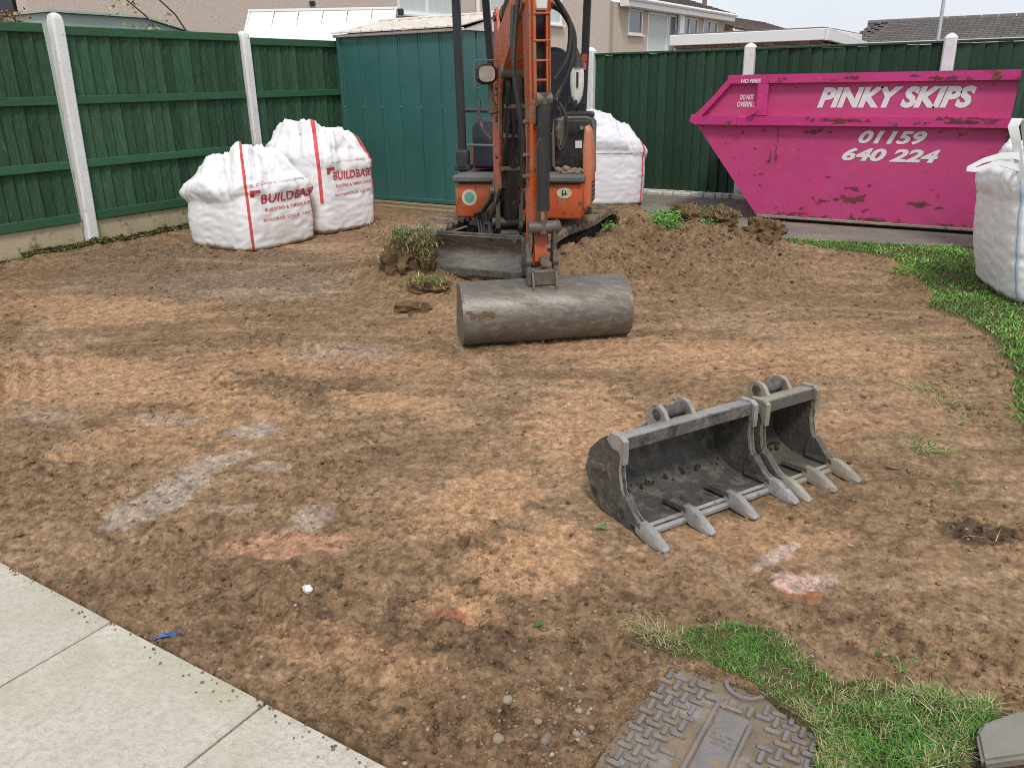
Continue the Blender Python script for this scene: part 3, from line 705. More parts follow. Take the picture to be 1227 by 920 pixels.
for x0, x1, lb in ((-7.75, -5.59, 'dark green panel mostly hidden behind the shed and the digger'), (-5.46, -3.375, 'dark green panel left of the pink skip with a lilac white sack before it'),
                   (-3.245, -1.155, 'dark green panel rising straight behind the pink skip lettering'), (-1.02, 1.2, 'dark green panel right of the last white post behind the skip')):
    fence_panel(lb, (x0, BY, 0), 0, x1 - x0, .05, 1.80, 'fence_back', .132, [], (.016, .06, .028), 'fence_back', GB)
for x, h, lb in ((-5.523, 1.91, 'white concrete post just right of the digger'), (-3.31, 1.885, 'white concrete post at the pointed end of the skip'), (-1.089, 1.905, 'white concrete post right of the lamp post')):
    fence_post(lb, (x, BY - .03, 0), 0, h, .13, group='white concrete posts of the back fence', top='flat')
mb = MB()
tag(MB().box((-4.42, BY - .02, .02), (2.06, .045, .07), .006).build('gravel_board', M['pale_stone']), 'pale flaking gravel board under the panel left of the skip', 'gravel board')
root = thing('edging_row', 'row of flaking pale edging stones along the foot of the back fence', 'edging', (-5.4, BY - .10, 0))
x = 0
while x < 2.75:
    w = random.uniform(.14, .3)
    MB().box((0, 0, 0), (w - .012, .09, .07), .014).build('edging_stone', M['pale_stone'], root, loc=(x + w / 2, random.uniform(-.012, .012), .012 + random.uniform(-.01, .012)), rot=(random.uniform(-.08, .08), random.uniform(-.05, .05), random.uniform(-.08, .08))); x += w

# green gate at the right edge
root = thing('gate', 'dark green board gate cut off by the right edge of the photo', 'gate', (-.33, 8.18, 0), rad(3)); root.rotation_euler = (0, rad(2.2), rad(3))
for i in range(7):
    MB().prism([(0, .06), (.118, .06), (.118, 1.83 + .018 * min(i, 2)), (0, 1.81 + .018 * min(i, 2))], 0, -.022).build('board', M['fence_back'], root, loc=(.05 + i * .12, 0, 0))
MB().box((.03, .012, .98), (.06, .06, 1.93), .006).build('stile', M['fence_back'], root)
for z in (.3, 1.0, 1.6): MB().box((.47, .03, z), (.8, .035, .09), .004).build('rail', M['fence_back'], root)
l = MB(); l.tube([(.05 + .035 * math.cos(t), -.045, 1.03 + .035 * math.sin(t)) for t in [2 * PI * k / 14 for k in range(15)]], .007, 6); l.box((.05, -.033, 1.03), (.03, .03, .08), .004); l.build('latch_ring', M['black_clean'], root)

# ------------------------------------------------------------------ shed
def build_shed():
    root = thing('garden_shed', 'teal ribbed metal garden shed with a cream pitched roof in the fence corner', 'shed', (-7.86, 8.4, 0))
    W, D, H = 1.90, 1.75, 2.06
    n = 6; w = W / n
    def panel_mesh(w, h):
        mb = MB(); z0 = .07
        prof = [(0, .016), (.010, .016), (.016, -.010), (.030, -.010), (.036, 0), (w * .33, -.002), (w * .66, -.002), (w - .010, 0), (w - .004, .016), (w, .016)]
        mb.sheet(prof, z0, h, -.006, 'z'); return mb.mesh('wall_panel', M['shed'], 20)
    pm = panel_mesh(w, H)
    for i in range(n): link('wall_panel', pm, root, (i * w, 0, 0))
    ms = panel_mesh(D / 6, H)
    for i in range(6): link('wall_panel', ms, root, (W, i * D / 6, 0), (0, 0, PI / 2))
    MB().box((W / 2, D, H / 2), (W, .02, H)).build('back_wall', M['shed'], root)
    MB().box((0, D / 2, H / 2), (.02, D, H)).build('side_wall', M['shed'], root)
    mb = MB(); 
    mb.box((W - .02, -.02, H / 2 + .035), (.06, .05, H - .07), .006); mb.build('corner_trim', M['shed'], root)
    MB().box((-.01, -.01, H / 2 + .035), (.05, .05, H - .07), .006).build('corner_trim', M['shed'], root)
    MB().box((W / 2, -.02, .085), (W, .045, .05), .004).build('base_rail', M['shed'], root)
    MB().box((W / 2, -.035, H + .005), (W + .12, .06, .035), .008).build('eaves_trim', M['cream'], root)
    ov, rz = .05, 2.27; yr = .90; th = .02
    for nm, y0, y1 in (('f', -.09, yr), ('b', D + .09, yr)):
        mb = MB(); k = 12
        for i in range(k):
            a = -ov + (W + 2 * ov) * i / k; b = -ov + (W + 2 * ov) * (i + 1) / k
            mb.add([(a + .004, y0, H + .03), (b - .004, y0, H + .03), (b - .004, y1, rz), (a + .004, y1, rz), (a + .004, y0, H + .045), (b - .004, y0, H + .045), (b - .004, y1, rz + .015), (a + .004, y1, rz + .015)],
                   [(0, 1, 2, 3), (4, 5, 6, 7), (0, 1, 5, 4), (1, 2, 6, 5), (2, 3, 7, 6), (3, 0, 4, 7)])
            mb.add([(b - .012, y0, H + .04), (b + .012, y0, H + .04), (b + .012, y1, rz + .012), (b - .012, y1, rz + .012), (b - .006, y0, H + .058), (b + .006, y0, H + .058), (b + .006, y1, rz + .03), (b - .006, y1, rz + .03)],
                   [(0, 1, 2, 3), (4, 5, 6, 7), (0, 1, 5, 4), (1, 2, 6, 5), (2, 3, 7, 6), (3, 0, 4, 7)])
        mb.build('roof_sheet', M['cream'], root)
    MB().box((W / 2, yr, rz + .02), (W + 2 * ov + .02, .12, .03), .01).build('ridge_cap', M['cream'], root)
    for xx in (-.02, W + .03):
        MB().prism([(-.02, H), (D + .02, H), (yr, rz)], xx - .01, xx + .01, 'x').build('gable', M['cream'], root)
    mb = MB()
    for i in range(7):
        for z in (1.22,): mb.box((i * w + .02, -.03, z), (.012, .012, .012), .003)
    mb.build('fixing_bolt', M['galv'], root)
build_shed()
G_T = 'weathered timbers under the shed front'
for (y, z, h, x0, x1, lb) in ((8.24, .03, .075, -7.5, -5.9, 'weathered timber bearer lying along the shed front'), (8.12, .012, .05, -7.2, -5.95, 'lower weathered plank on the soil before the shed')):
    tag(MB().box((0, 0, 0), (x1 - x0, .10, h), .008).build('timber_bearer', M['timber'], None, loc=((x0 + x1) / 2, y, z), rot=(0, 0, rad(-1.2))), lb, 'timber', G_T)

# ------------------------------------------------------------------ skip
def build_skip():
    root = thing('skip', 'bright pink builders skip with white lettering standing on the tarmac', 'skip', (-1.33, 9.22, .012))
    D = 1.42                                        # in y
    bx, tx, ux = 1.27, 2.07, 1.68                    # half lengths: base, tip, top
    zt, zm, zT = 1.085, 1.015, 1.49
    mb = MB()                                      # shell, open at the top
    P = [(-bx, .03), (bx, .03), (tx, zm + .03), (ux, zT), (-ux, zT), (-tx, zm + .03)]
    t = .02
    mb.prism(P, 0, t); mb.prism(P, D - t, D)
    for a, b in ((P[0], P[1]), (P[1], P[2]), (P[5], P[0])):
        d = Vector((b[0] - a[0], b[1] - a[1])).normalized() * .012; nx, nz = -d.y, d.x
        mb.prism([a, b, (b[0] + nx, b[1] + nz), (a[0] + nx, a[1] + nz)], t, D - t)
    mb.build('body', M['pink'], root, 25)
    for y, s in ((-.0, -1), (D, 1)):
        q = lambda d: y + s * d
        a, b = sorted((q(.001), q(.06)))
        MB().prism([(-ux - .012, zT - .075), (ux + .012, zT - .075), (ux, zT + .012), (-ux, zT + .012)], a, b).build('top_rim', M['pink_worn'], root, 25)
        a, b = sorted((q(.001), q(.075)))
        MB().prism([(-tx - .02, zm + .012), (-tx + .05, zm - .02), (tx - .05, zm - .02), (tx + .02, zm + .012), (tx - .0, zt), (-tx + .0, zt)], a, b).build('side_rail', M['pink_worn'], root, 25)
        a, b = sorted((q(.001), q(.055)))
        for sx in (-1, 1):
            dx, dz = (ux - tx), (zT - zt); L = math.hypot(dx, dz); n = (dz / L * .085, -dx / L * .085)
            MB().prism([(sx * tx, zt - .02), (sx * (ux + .005), zT - .05), (sx * (ux + .005 - n[0]), zT - .05), (sx * (tx - n[0] * 1.5), zt - .02)], a, b).build('end_rim', M['pink_worn'], root, 25)
            MB().box((sx * 1.305, (a + b) / 2 + s * .004, (zt + zT - .075) / 2), (.115, .058, zT - .085 - zt), .004).build('stiffener', M['pink_worn'], root, 25)
            mb = MB(); mb.box((sx * 1.50, (a + b) / 2 + s * .03, zt - .05), (.10, .06, .10), .01); mb.tube([(sx * 1.38, y, zt + .06), (sx * 1.38, y + s * .11, zt + .06)], .030, 12); mb.tube([(sx * 1.38, y + s * .10, zt + .06), (sx * 1.38, y + s * .12, zt + .06)], .042, 12)
            mb.build('lifting_lug', M['pink_worn'], root, 30)
    for sx in (-1, 1):
        MB().box((sx * (tx - .0), D / 2, zt - .03), (.06, D + .02, .075), .006).build('end_rail', M['pink_worn'], root, 25)
    MB().box((0, -.006, .035), (2 * bx, .02, .028), .004).build('base_edge', M['steel_mudlight'], root)
    MB().prism([(-bx + .06, .0), (bx - .06, .0), (bx - .06, .028), (-bx + .06, .028)], .05, D - .05).build('skid', M['rust'], root)
    r2 = random.Random(77); SC = [(r2.uniform(-2.9, -.3), r2.uniform(.06, .95), r2.uniform(.01, .05), r2.uniform(.006, .03), -.003, 100 + i) for i in range(26)]
    SC = [q for q in SC if q[0] > -3.2 + .55 * (1 - q[1]) + .25 and not (q[0] < -.85 and q[0] > -1.8 and q[1] > .6)] + [(r2.uniform(-2.5, -.2), r2.uniform(.05, .09), r2.uniform(.05, .2), .018, -.003, 200 + i) for i in range(9)] + [(r2.uniform(-3.0, -.2), r2.uniform(1.02, 1.08), r2.uniform(.03, .1), .014, -.079, 300 + i) for i in range(9)] + [(r2.uniform(-2.6, -.2), r2.uniform(1.43, 1.49), r2.uniform(.02, .07), .01, -.064, 400 + i) for i in range(8)]
    def txt(nm, s, x0, x1, z0, z1, y, shear, off, slope=0):
        V, F = text_fit(s, x0 + 1.33, x1 + 1.33, z0 - .012, z1 - .012, shear, off, 1.0)
        mb = MB(); mb.add([(a, y, b + slope * a) for a, b in V], F); o = mb.build(nm, M['lettering'], root, None); return o
    txt('lettering', 'PINKY SKIPS', -2.075, -.645, 1.180, 1.380, -.004, .28, .052)
    txt('lettering', '01159', -1.635, -1.005, .835, .965, -.004, .30, .040)
    txt('lettering', '640 224', -1.775, -.865, .665, .795, -.004, .30, .040)
    txt('lettering', 'NO FIRES', -2.87, -2.66, 1.432, 1.472, -.0635, .12, .03)
    txt('lettering', 'DO NOT', -2.885, -2.735, 1.262, 1.315, -.004, .12, .03)
    txt('lettering', 'OVERFILL', -2.915, -2.715, 1.19, 1.243, -.004, .12, .03)
    for (x, z, w, h, y, sd) in ((-1.60, .265, .17, .075, -.003, 1), (-1.95, .24, .10, .03, -.003, 2), (-.95, .255, .22, .035, -.003, 3), (-2.45, .72, .022, .16, -.003, 4), (-2.51, .66, .018, .09, -.003, 5), (-1.62, .38, .12, .03, -.003, 6),
                           (-2.1, .93, .14, .045, -.003, 9), (-1.90, 1.05, .33, .034, -.079, 7), (-.68, 1.045, .28, .040, -.079, 8), (-1.75, 1.46, .12, .02, -.064, 10), (-.85, 1.44, .22, .022, -.064, 11)) + tuple(SC):
        mb = MB(); r2 = random.Random(sd)
        for k in range(11):
            cx, cz = x + 1.33 + r2.gauss(0, w * .42), z + r2.gauss(0, h * .38); n = 9; pts = []; ph = r2.uniform(0, 6)
            a, b = w * r2.uniform(.08, .32), h * r2.uniform(.12, .42)
            for j in range(n):
                t = 2 * PI * j / n; rr = r2.uniform(.45, 1.15); pts.append((cx + a * rr * math.cos(t), y - .0004 * k, cz + b * rr * math.sin(t)))
            mb.add(pts, [tuple(range(n))])
        mb.build('rust_scrape', M['rust'], root, None)
build_skip()

# ------------------------------------------------------------------ bulk bags
class Bag:
    def __init__(s, w, d, rim, belly, seed, neck=.55, sag=.13, loose=1.0, t_l=.60, lean=(0, 0), peaks=(), shear=(0, 0)):
        s.shear = shear; s.w, s.d, s.rim, s.belly, s.seed, s.neck, s.sag, s.loose, s.tl, s.lean, s.peaks = w, d, rim, belly, seed, neck, sag, loose, t_l, lean, peaks
    def rimh(s, a):
        k = len(s.rim); t = (a / (2 * PI) % 1) * k; i = int(t) % k; f = t - int(t); f = f * f * (3 - 2 * f)
        h = s.rim[i] * (1 - f) + s.rim[(i + 1) % k] * f
        for pa, pw, ph in s.peaks:
            d = (a - pa + PI) % (2 * PI) - PI; h += ph * math.exp(-(d / pw) ** 2)
        return h
    def P(s, a, t, off=0):
        """t 0..1 wall from floor to rim, 1..1.5 folded in top"""
        n = 5.5 if t < s.tl else 5.5 - 2.7 * min(1, (t - s.tl) / (1 - s.tl + 1e-6))
        H = s.rimh(a)
        if t < .06: r = .90 + .10 * math.sin(min(1, t / .06) * PI / 2)
        elif t < s.tl: r = 1 + s.belly * math.sin((t - .06) / (s.tl - .06) * PI)
        elif t <= 1:
            q = (t - s.tl) / (1 - s.tl); r = 1 + .05 * s.loose * math.sin(min(1, q * 1.6) * PI) - (1 - s.neck) * q ** 1.8
        else: r = s.neck * max(.02, 1 - (t - 1) / .5)
        tt = min(t, 1); z = H * tt * (1 if t <= 1 else 1) - (s.sag * math.sin(min(1, (t - 1) / .5) * PI / 2) if t > 1 else 0)
        ca, sa = math.cos(a), math.sin(a)
        x = math.copysign(abs(ca) ** (2 / n), ca) * s.w / 2 * r; y = math.copysign(abs(sa) ** (2 / n), sa) * s.d / 2 * r
        q = max(0, min(1, (t - s.tl + .08) / .3))
        p = Vector((x, y, z))
        n1 = mn.noise(Vector((x * 3.2, y * 3.2, z * 3.6 + s.seed))); rg = 1 - abs(mn.noise(Vector((x * 5 + s.seed, y * 5, z * 4)))) * 2
        rg2 = 1 - abs(mn.noise(Vector((x * 9, y * 9 + s.seed, z * 14)))) * 2
        pl = 1 - 2 * abs(mn.noise(Vector((ca * 4.5 + s.seed, sa * 4.5, z * 1.3)))); pl2 = 1 - 2 * abs(mn.noise(Vector((ca * 9, sa * 9 + s.seed, z * 3.1))))
        d = .008 * n1 + .003 * rg2 + q * (.022 * n1 + .034 * (pl - .4) + .020 * (pl2 - .4) + .026 * (rg - .5) + .010 * rg2)
        d += (1 - q) * (.0035 * (1 - abs(mn.noise(Vector((x * 2.2, y * 2.2 + s.seed, z * 11)))) * 2) + .004 * rg2)
        o = Vector((x / (s.w * s.w), y / (s.d * s.d), .0 if t < .9 else .6)).normalized()
        p += o * (d + off)
        if t > s.tl: p.x += s.lean[0] * (t - s.tl); p.y += s.lean[1] * (t - s.tl)
        p.x += s.shear[0] * p.z; p.y += s.shear[1] * p.z
        p.z = max(p.z, .004)
        return p
    def face_a(s, axis, u, t):
        """angle whose point has lateral coordinate u on the face looking along axis"""
        n = 5.5
        r = 1.0
        if axis == '+x': return math.copysign(math.asin(min(1, abs(2 * u / (s.d * r)) ** (n / 2))), u)
        if axis == '-y': return -PI / 2 + math.copysign(math.asin(min(1, abs(2 * u / (s.w * r)) ** (n / 2))), u)
    def build(s, root, mat, na=150, nt=64):
        vs = []; fs = []
        ts = [i / nt * 1.0 for i in range(nt + 1)] + [1 + .5 * i / 12 for i in range(1, 13)]
        # even spacing round the superellipse
        A = []
        for i in range(na):
            u = 2 * PI * i / na; q = 2 / 3.2
            A.append(math.atan2(math.copysign(abs(math.sin(u)) ** (1 / .55), math.sin(u)), math.copysign(abs(math.cos(u)) ** (1 / .55), math.cos(u))))
        for t in ts: vs += [s.P(a, t) for a in A]
        for i in range(len(ts) - 1):
            for k in range(na): fs.append((i * na + k, i * na + (k + 1) % na, (i + 1) * na + (k + 1) % na, (i + 1) * na + k))
        fs.append(tuple(range(na))); fs.append(tuple(range((len(ts) - 1) * na, len(ts) * na)))
        MB().add(vs, fs).build('sack', mat, root, 180)
    def strap(s, root, a, half, t0, t1, mat, name='strap', n=40):
        vs = []; fs = []
        for i in range(n + 1):
            t = t0 + (t1 - t0) * i / n
            for k, o in ((-1, .003), (-.5, .008), (.5, .008), (1, .003)): vs.append(s.P(a + half * k, t, o))
        for i in range(n):
            for k in range(3): fs.append((i * 4 + k, i * 4 + k + 1, i * 4 + 5 + k, i * 4 + 4 + k))
        MB().add(vs, fs).build(name, M[mat], root, 60)
    def text(s, root, axis, txt, u0, u1, z0, z1, mat, Href, name='lettering', offs=.018, spacing=1.05):
        V, F = text_fit(txt, u0, u1, z0, z1, 0, offs, spacing)
        bm = bmesh.new(); bv = [bm.verts.new((a, b, 0)) for a, b in V]
        for f in F:
            try: bm.faces.new([bv[i] for i in f])
            except ValueError: pass
        bmesh.ops.triangulate(bm, faces=bm.faces)
        bmesh.ops.subdivide_edges(bm, edges=[e for e in bm.edges if e.calc_length() > .03], cuts=1)
        bmesh.ops.triangulate(bm, faces=bm.faces)
        bm.verts.index_update()
        vs = [s.pt(axis, v.co.x, v.co.y) for v in bm.verts]; fs = [tuple(v.index for v in f.verts) for f in bm.faces]; bm.free()
        o = MB().add(vs, fs).build(name, M[mat], root, None)
        if name == 'small_print': tag(o, kind='stuff')
    def pt(s, axis, u, z, off=.006):
        a = s.face_a(axis, u, 0); t = min(1, z / s.rimh(a)); return s.P(a, t, off)
    def poly(s, root, axis, pts, mat, name):
        MB().add([s.pt(axis, u, z) for u, z in pts], [tuple(range(len(pts)))]).build(name, M[mat], root, None)

BG = 'printed white builders sacks by the left fence'
def printed(b, root, y0, y1, zb):
    """wording of the +x face, lateral y0..y1, baseline height zb"""
    w = y1 - y0
    b.text(root, '+x', 'BUILDBASE', y0 + .10 * w, y1, zb, zb + .085, 'print_red', 1)
    b.text(root, '+x', 'BUILDING & TIMBER SUPPLIES', y0 + .14 * w, y1, zb - .075, zb - .045, 'print_red', 1, 'small_print', .012)
    b.text(root, '+x', 'BUILDBASE.CO.UK  CALL FREE', y0 + .10 * w, y1, zb - .165, zb - .14, 'print_red', 1, 'small_print', .012)
    b.text(root, '+x', '* CLASSIC * CUSTOMERS *', y0 - .02 * w, y1 - .1 * w, zb + .175, zb + .195, 'print_grey', 1, 'small_print', .01)
    for u, v, ww, hh in ((0, .055, .085, .028), (0, .02, .036, .036)):
        n = 5; vs = []; x0, z0 = y0 - .02 * w + u, zb + .05 + v
        for i in range(n + 1): vs += [(x0 + ww * i / n, z0), (x0 + ww * i / n, z0 + hh)]
        MB().add([b.pt('+x', p, q) for p, q in vs], [(2 * i, 2 * i + 2, 2 * i + 3, 2 * i + 1) for i in range(n)]).build('logo_block', M['print_red'], root, None)
# bag 1: nearer
b1 = Bag(.95, .92, [.86, .84, .92, .92, .86, .80, .84, .96], .035, 3.1, .66, .03, 1.9, .55, (-.06, .03), peaks=((-.90, .5, .05),))
r1 = thing('builders_sack', 'nearer low sack with red print and slumped top, next to the fence post', 'sack', (-6.715, 5.68, -.012), rad(1), BG)
b1.build(r1, M['bag'])
printed(b1, r1, -.36, .455, .455)
b1.strap(r1, -.745, .060, .02, 1.02, 'strap_red'); b1.strap(r1, .66, .05, .04, .80, 'strap_red')
b2 = Bag(.92, .84, [1.0, .97, 1.04, 1.08, 1.08, 1.08, 1.12, 1.12], .03, 8.7, .74, .05, 1.2, .62, (-.04, -.02), peaks=((-1.2, .6, .04), (.30, .14, -.05), (.62, .2, .04)))
r2 = thing('builders_sack', 'taller sack with red print behind the first, against the teal shed', 'sack', (-6.72, 6.68, -.005), rad(-2), BG)
b2.build(r2, M['bag'])
printed(b2, r2, -.29, .315, .56)
b2.strap(r2, -.78, .085, .30, 1.06, 'strap_red'); b2.strap(r2, .66, .06, .04, .95, 'strap_red')
# bag 3: behind the digger
b3 = Bag(.98, .92, [.86, .95, 1.0, 1.02, 1.06, 1.12, 1.08, .92], .02, 15.3, .70, .05, 1.6, .62, (-.03, 0), peaks=((-1.9, .35, .05), (-1.25, .2, -.06), (-.9, .25, .05)))
r3 = thing('builders_sack', 'plain lilac white sack standing between the digger and the pink skip', 'sack', (-4.80, 9.80, -.002), rad(33), None)
b3.build(r3, M['bag_plain'])
b3.strap(r3, -.80, .045, .04, .82, 'strap_red')
b3.poly(r3, '-y', [(-.43, .655), (-.2, .648), (.0, .65), (.2, .645), (.42, .652), (.42, .664), (.2, .657), (0, .662), (-.2, .66), (-.43, .667)], 'strap_white', 'seam')
# bag 4: right edge
b4 = Bag(.92, .92, [.98, 1.0, 1.02, 1.0, 1.02, 1.06, 1.04, .98], .05, 22.9, .70, .06, 1.2, .66, (.05, .0), peaks=((-2.35, .3, .02),), shear=(-.13, .02))
r4 = thing('builders_sack', 'white sack with blue seam and raised strap on the grass at the right edge', 'sack', (.255, 6.885, .012), rad(20), None)
b4.build(r4, M['bag'])
b4.strap(r4, -2.32, .055, .02, 1.0, 'strap_blue', 'seam')
b4.strap(r4, -.80, .05, .02, 1.0, 'strap_blue', 'seam')
# the lifting loops of bag 4
def ribbon(root, pts, w, mat, name, side):
    vs = []; fs = []
    for i, p in enumerate(pts):
        p = Vector(p); sd = Vector(side[i] if isinstance(side[0], tuple) else side)
        ww = w[i] if isinstance(w, (list, tuple)) else w
        nrm = sd.cross((Vector(pts[min(i + 1, len(pts) - 1)]) - Vector(pts[max(i - 1, 0)]))).normalized() * .004
        vs += [p - sd * ww / 2 - nrm, p + sd * ww / 2 - nrm, p + sd * ww / 2 + nrm, p - sd * ww / 2 + nrm]
    for i in range(len(pts) - 1):
        for k in range(4): fs.append((i * 4 + k, i * 4 + (k + 1) % 4, i * 4 + 4 + (k + 1) % 4, i * 4 + 4 + k))
    fs += [(0, 1, 2, 3), tuple(range(len(vs) - 4, len(vs)))]
    MB().add(vs, fs).build(name, M[mat], root, 50)
ribbon(r4, [(-.52, -.40, .82), (-.57, -.42, .96), (-.60, -.42, 1.06), (-.64, -.43, 1.16), (-.62, -.41, 1.205), (-.55, -.37, 1.17), (-.50, -.32, 1.04), (-.44, -.26, .95)], [.05, .05, .055, .06, .06, .055, .05, .05], 'strap_white', 'lifting_loop', (.92, -.38, 0))
ribbon(r4, [(-.50, -.38, .95), (-.60, -.44, .985), (-.70, -.48, .985), (-.80, -.51, .96), (-.90, -.54, .91), (-.84, -.53, .905), (-.70, -.48, .945), (-.54, -.40, .90)], [.05, .045, .04, .035, .03, .03, .035, .045], 'strap_white', 'lifting_loop', (.1, .2, .95))

# ------------------------------------------------------------------ houses beyond the fences
def window(root, y0, y1, z0, z1, x, nm=2, curtain=False, d=.07):
    """a window in a wall facing +x at plane x: frame > pane, curtain, sill"""
    mb = MB(); f = .07
    mb.box((x - .02, (y0 + y1) / 2, z0 + f / 2), (d, y1 - y0, f)); mb.box((x - .02, (y0 + y1) / 2, z1 - f / 2), (d, y1 - y0, f))
    for k in range(nm + 1):
        yy = y0 + f / 2 + (y1 - y0 - f) * k / nm; mb.box((x - .02, yy, (z0 + z1) / 2), (d - .006, f, z1 - z0 - .004))
    fr = mb.build('window_frame', M['upvc'], root)
    MB().box((x - .04, (y0 + y1) / 2, (z0 + z1) / 2), (.012, y1 - y0 - .08, z1 - z0 - .08)).build('pane', M['net'] if curtain else M['glass'], fr)
    MB().box((x + .05, (y0 + y1) / 2, z0 - .035), (.16, y1 - y0 + .12, .06), .01).build('sill', M['upvc'], fr)
def wall_with_holes(root, x, y0, y1, z0, z1, holes, mat, th=.3):
    """facade at x (front face) facing +x, with window openings (ya,yb,za,zb)"""
    mb = MB(); hs = sorted(holes); y = y0
    for a, b, c, d in hs:
        if a > y: mb.box((x - th / 2, (y + a) / 2, (z0 + z1) / 2), (th, a - y, z1 - z0))
        if c > z0: mb.box((x - th / 2, (a + b) / 2, (z0 + c) / 2), (th, b - a, c - z0))
        if d < z1: mb.box((x - th / 2, (a + b) / 2, (d + z1) / 2), (th, b - a, z1 - d))
        y = b
    if y < y1: mb.box((x - th / 2, (y + y1) / 2, (z0 + z1) / 2), (th, y1 - y, z1 - z0))
    mb.build('wall', mat, root, None)
    MB().box((x - th - 1, (y0 + y1) / 2, (z0 + z1) / 2), (1.6, y1 - y0 - .1, z1 - z0 - .1)).build('interior', M['black_clean'], root)
def tiled_roof(root, x0, z0, x1, z1, y0, y1, mat, pitch=.3, tw=.33):
    """slope from eave (x0,z0) up to ridge (x1,z1), running along y, one stepped course per row of tiles"""
    L = math.hypot(x1 - x0, z1 - z0); n = int(L / pitch); ux, uz = (x1 - x0) / L, (z1 - z0) / L; nx, nz = (-uz, ux) if ux > 0 else (uz, -ux)
    mb = MB()
    for i in range(n + 1):
        a = (x0 + ux * pitch * i, z0 + uz * pitch * i); b = (a[0] + ux * pitch * 1.05, a[1] + uz * pitch * 1.05)
        k = int((y1 - y0) / tw)
        for j in range(k):
            ya = y0 + (y1 - y0) * j / k + (.5 * tw if i % 2 else 0); yb = min(ya + tw - .015, y1); t = .045 + random.uniform(-.006, .006)
            mb.add([(a[0], ya, a[1]), (a[0], yb, a[1]), (b[0], yb, b[1]), (b[0], ya, b[1]), (a[0] + nx * t, ya, a[1] + nz * t), (a[0] + nx * t, yb, a[1] + nz * t), (b[0] + nx * .012, yb, b[1] + nz * .012), (b[0] + nx * .012, ya, b[1] + nz * .012)],
                   [(0, 1, 5, 4), (4, 5, 6, 7), (0, 4, 7, 3), (1, 2, 6, 5)])
    tag(mb.build('roof_tiles', mat, root, None), kind='stuff')
    mb = MB(); mb.prism([(x0, z0 - .01), (x1, z1 - .01), (x1, z1 - .06), (x0, z0 - .06)], y0 + .01, y1 - .01, 'y')
    mb.build('roof_deck', M['black_clean'], root)
def build_houses():
    root = thing('terraced_house', 'pink grey pebble dashed house wall with white framed windows behind the shed', 'house')
    hA = [(17.1, 19.5, 3.10, 4.4), (21.15, 25.4, 3.16, 4.5)]
    wall_with_holes(root, -14, 7.95, 29.0, -.2, 6.0, hA, M['render'])
    window(root, *hA[0], -14, 2, True); window(root, *hA[1], -14, 3, True)
    MB().tube([(-13.94, 20.5, -.1), (-13.94, 20.5, 6.0)], .06, 10).build('downpipe', M['upvc'], root)
    MB().box((-13.96, 14.18, 3.14), (.08, .14, .10), .02).build('vent', M['black_clean'], root)
    MB().prism([(-14.35, 6.1), (-13.7, 6.1), (-13.7, 5.95), (-14.35, 5.95)], 7.8, 29.1, 'y').build('fascia', M['upvc'], root)
    tiled_roof(root, -13.6, 6.1, -18, 8.1, 7.8, 29.1, M['tile'], .4, .6)
    root = thing('terraced_house', 'cream rendered house with brown tiled roof and white eaves above the back fence', 'house')
    hB = [(30.3, 31.6, 3.05, 3.92), (32.1, 34.1, 2.3, 3.9), (34.2, 35.1, 2.3, 3.9), (35.6, 37.6, 2.9, 3.9), (38.3, 40.2, 2.9, 3.9)]
    wall_with_holes(root, -13.9, 29.06, 41.2, -.2, 4.06, hB, M['render_b'])
    for i, h in enumerate(hB): window(root, *h, -13.9, (1, 1, 1, 2, 2)[i], i in (1,))
    MB().box((-13.78, 35.3, 3.2), (.12, .5, 1.7), .01).build('bay_side', M['upvc'], root)
    MB().box((-13.62, 35.3, 4.07), (.34, 12.0, .30), .01).build('fascia', M['upvc'], root)
    MB().tube([(-13.40, 29.3, 4.17), (-13.40, 41.3, 4.17)], .07, 8).build('gutter', M['upvc'], root)
    tiled_roof(root, -13.45, 4.22, -17.0, 5.35, 29.3, 41.3, M['tile'])
    for y in (36.5, 40.2): MB().tube([(-14.6, y, 4.5), (-14.6, y, 5.1)], .11, 10).build('roof_vent', M['tile'], root)
    MB().prism([(-13.9, 4.06), (-17, 5.28), (-17, -.2), (-13.9, -.2)], 28.95, 29.05).build('end_wall', M['render_grey'], root)
    root = thing('terraced_house', 'lower terraced house with stepped brown roof at the far end of the row', 'house')
    wall_with_holes(root, -13.9, 41.3, 58, -.2, 3.5, [(44, 46, 2.4, 3.2), (49, 51, 2.4, 3.2)], M['render_b'])
    for h in ((44, 46, 2.4, 3.2), (49, 51, 2.4, 3.2)): window(root, *h, -13.9, 2)
    MB().box((-13.62, 49.6, 3.52), (.34, 16.7, .22), .01).build('fascia', M['upvc'], root)
    tiled_roof(root, -13.45, 3.65, -17.0, 4.75, 41.35, 58.2, M['tile'])
    MB().prism([(-13.5, 3.6), (-17, 5.3), (-17, 4.6), (-13.5, 3.3)], 41.22, 41.34).build('party_wall', M['brick'], root)
    # flat roofed garage
    root = thing('garage', 'flat roofed brick garage with a deep white fascia beyond the dark fence', 'garage')
    mb = MB(); r2 = random.Random(3)
    MB().box((-5.3, 18.7, .95), (2.86, 3.3, 2.2)).build('wall_core', M['render_grey'], root)
    bm_ = []
    for k in range(3): bm_.append(MB().box((0, 0, 0), (.215, .05, .065), .004).mesh('brick', pmat('brown brick ' + 'abc'[k], [(.27, .18, .14), (.22, .15, .12), (.31, .22, .17)][k], None, 20, .9, bump=.3)))
    for row in range(5):
        for i in range(13): link('brick', r2.choice(bm_), root, (-6.66 + i * .225 + (.11 if row % 2 else 0), 17.04, 1.78 + row * .075))
    MB().box((-5.31, 18.6, 2.20), (3.05, 3.4, .20), .01).build('fascia', M['upvc'], root)
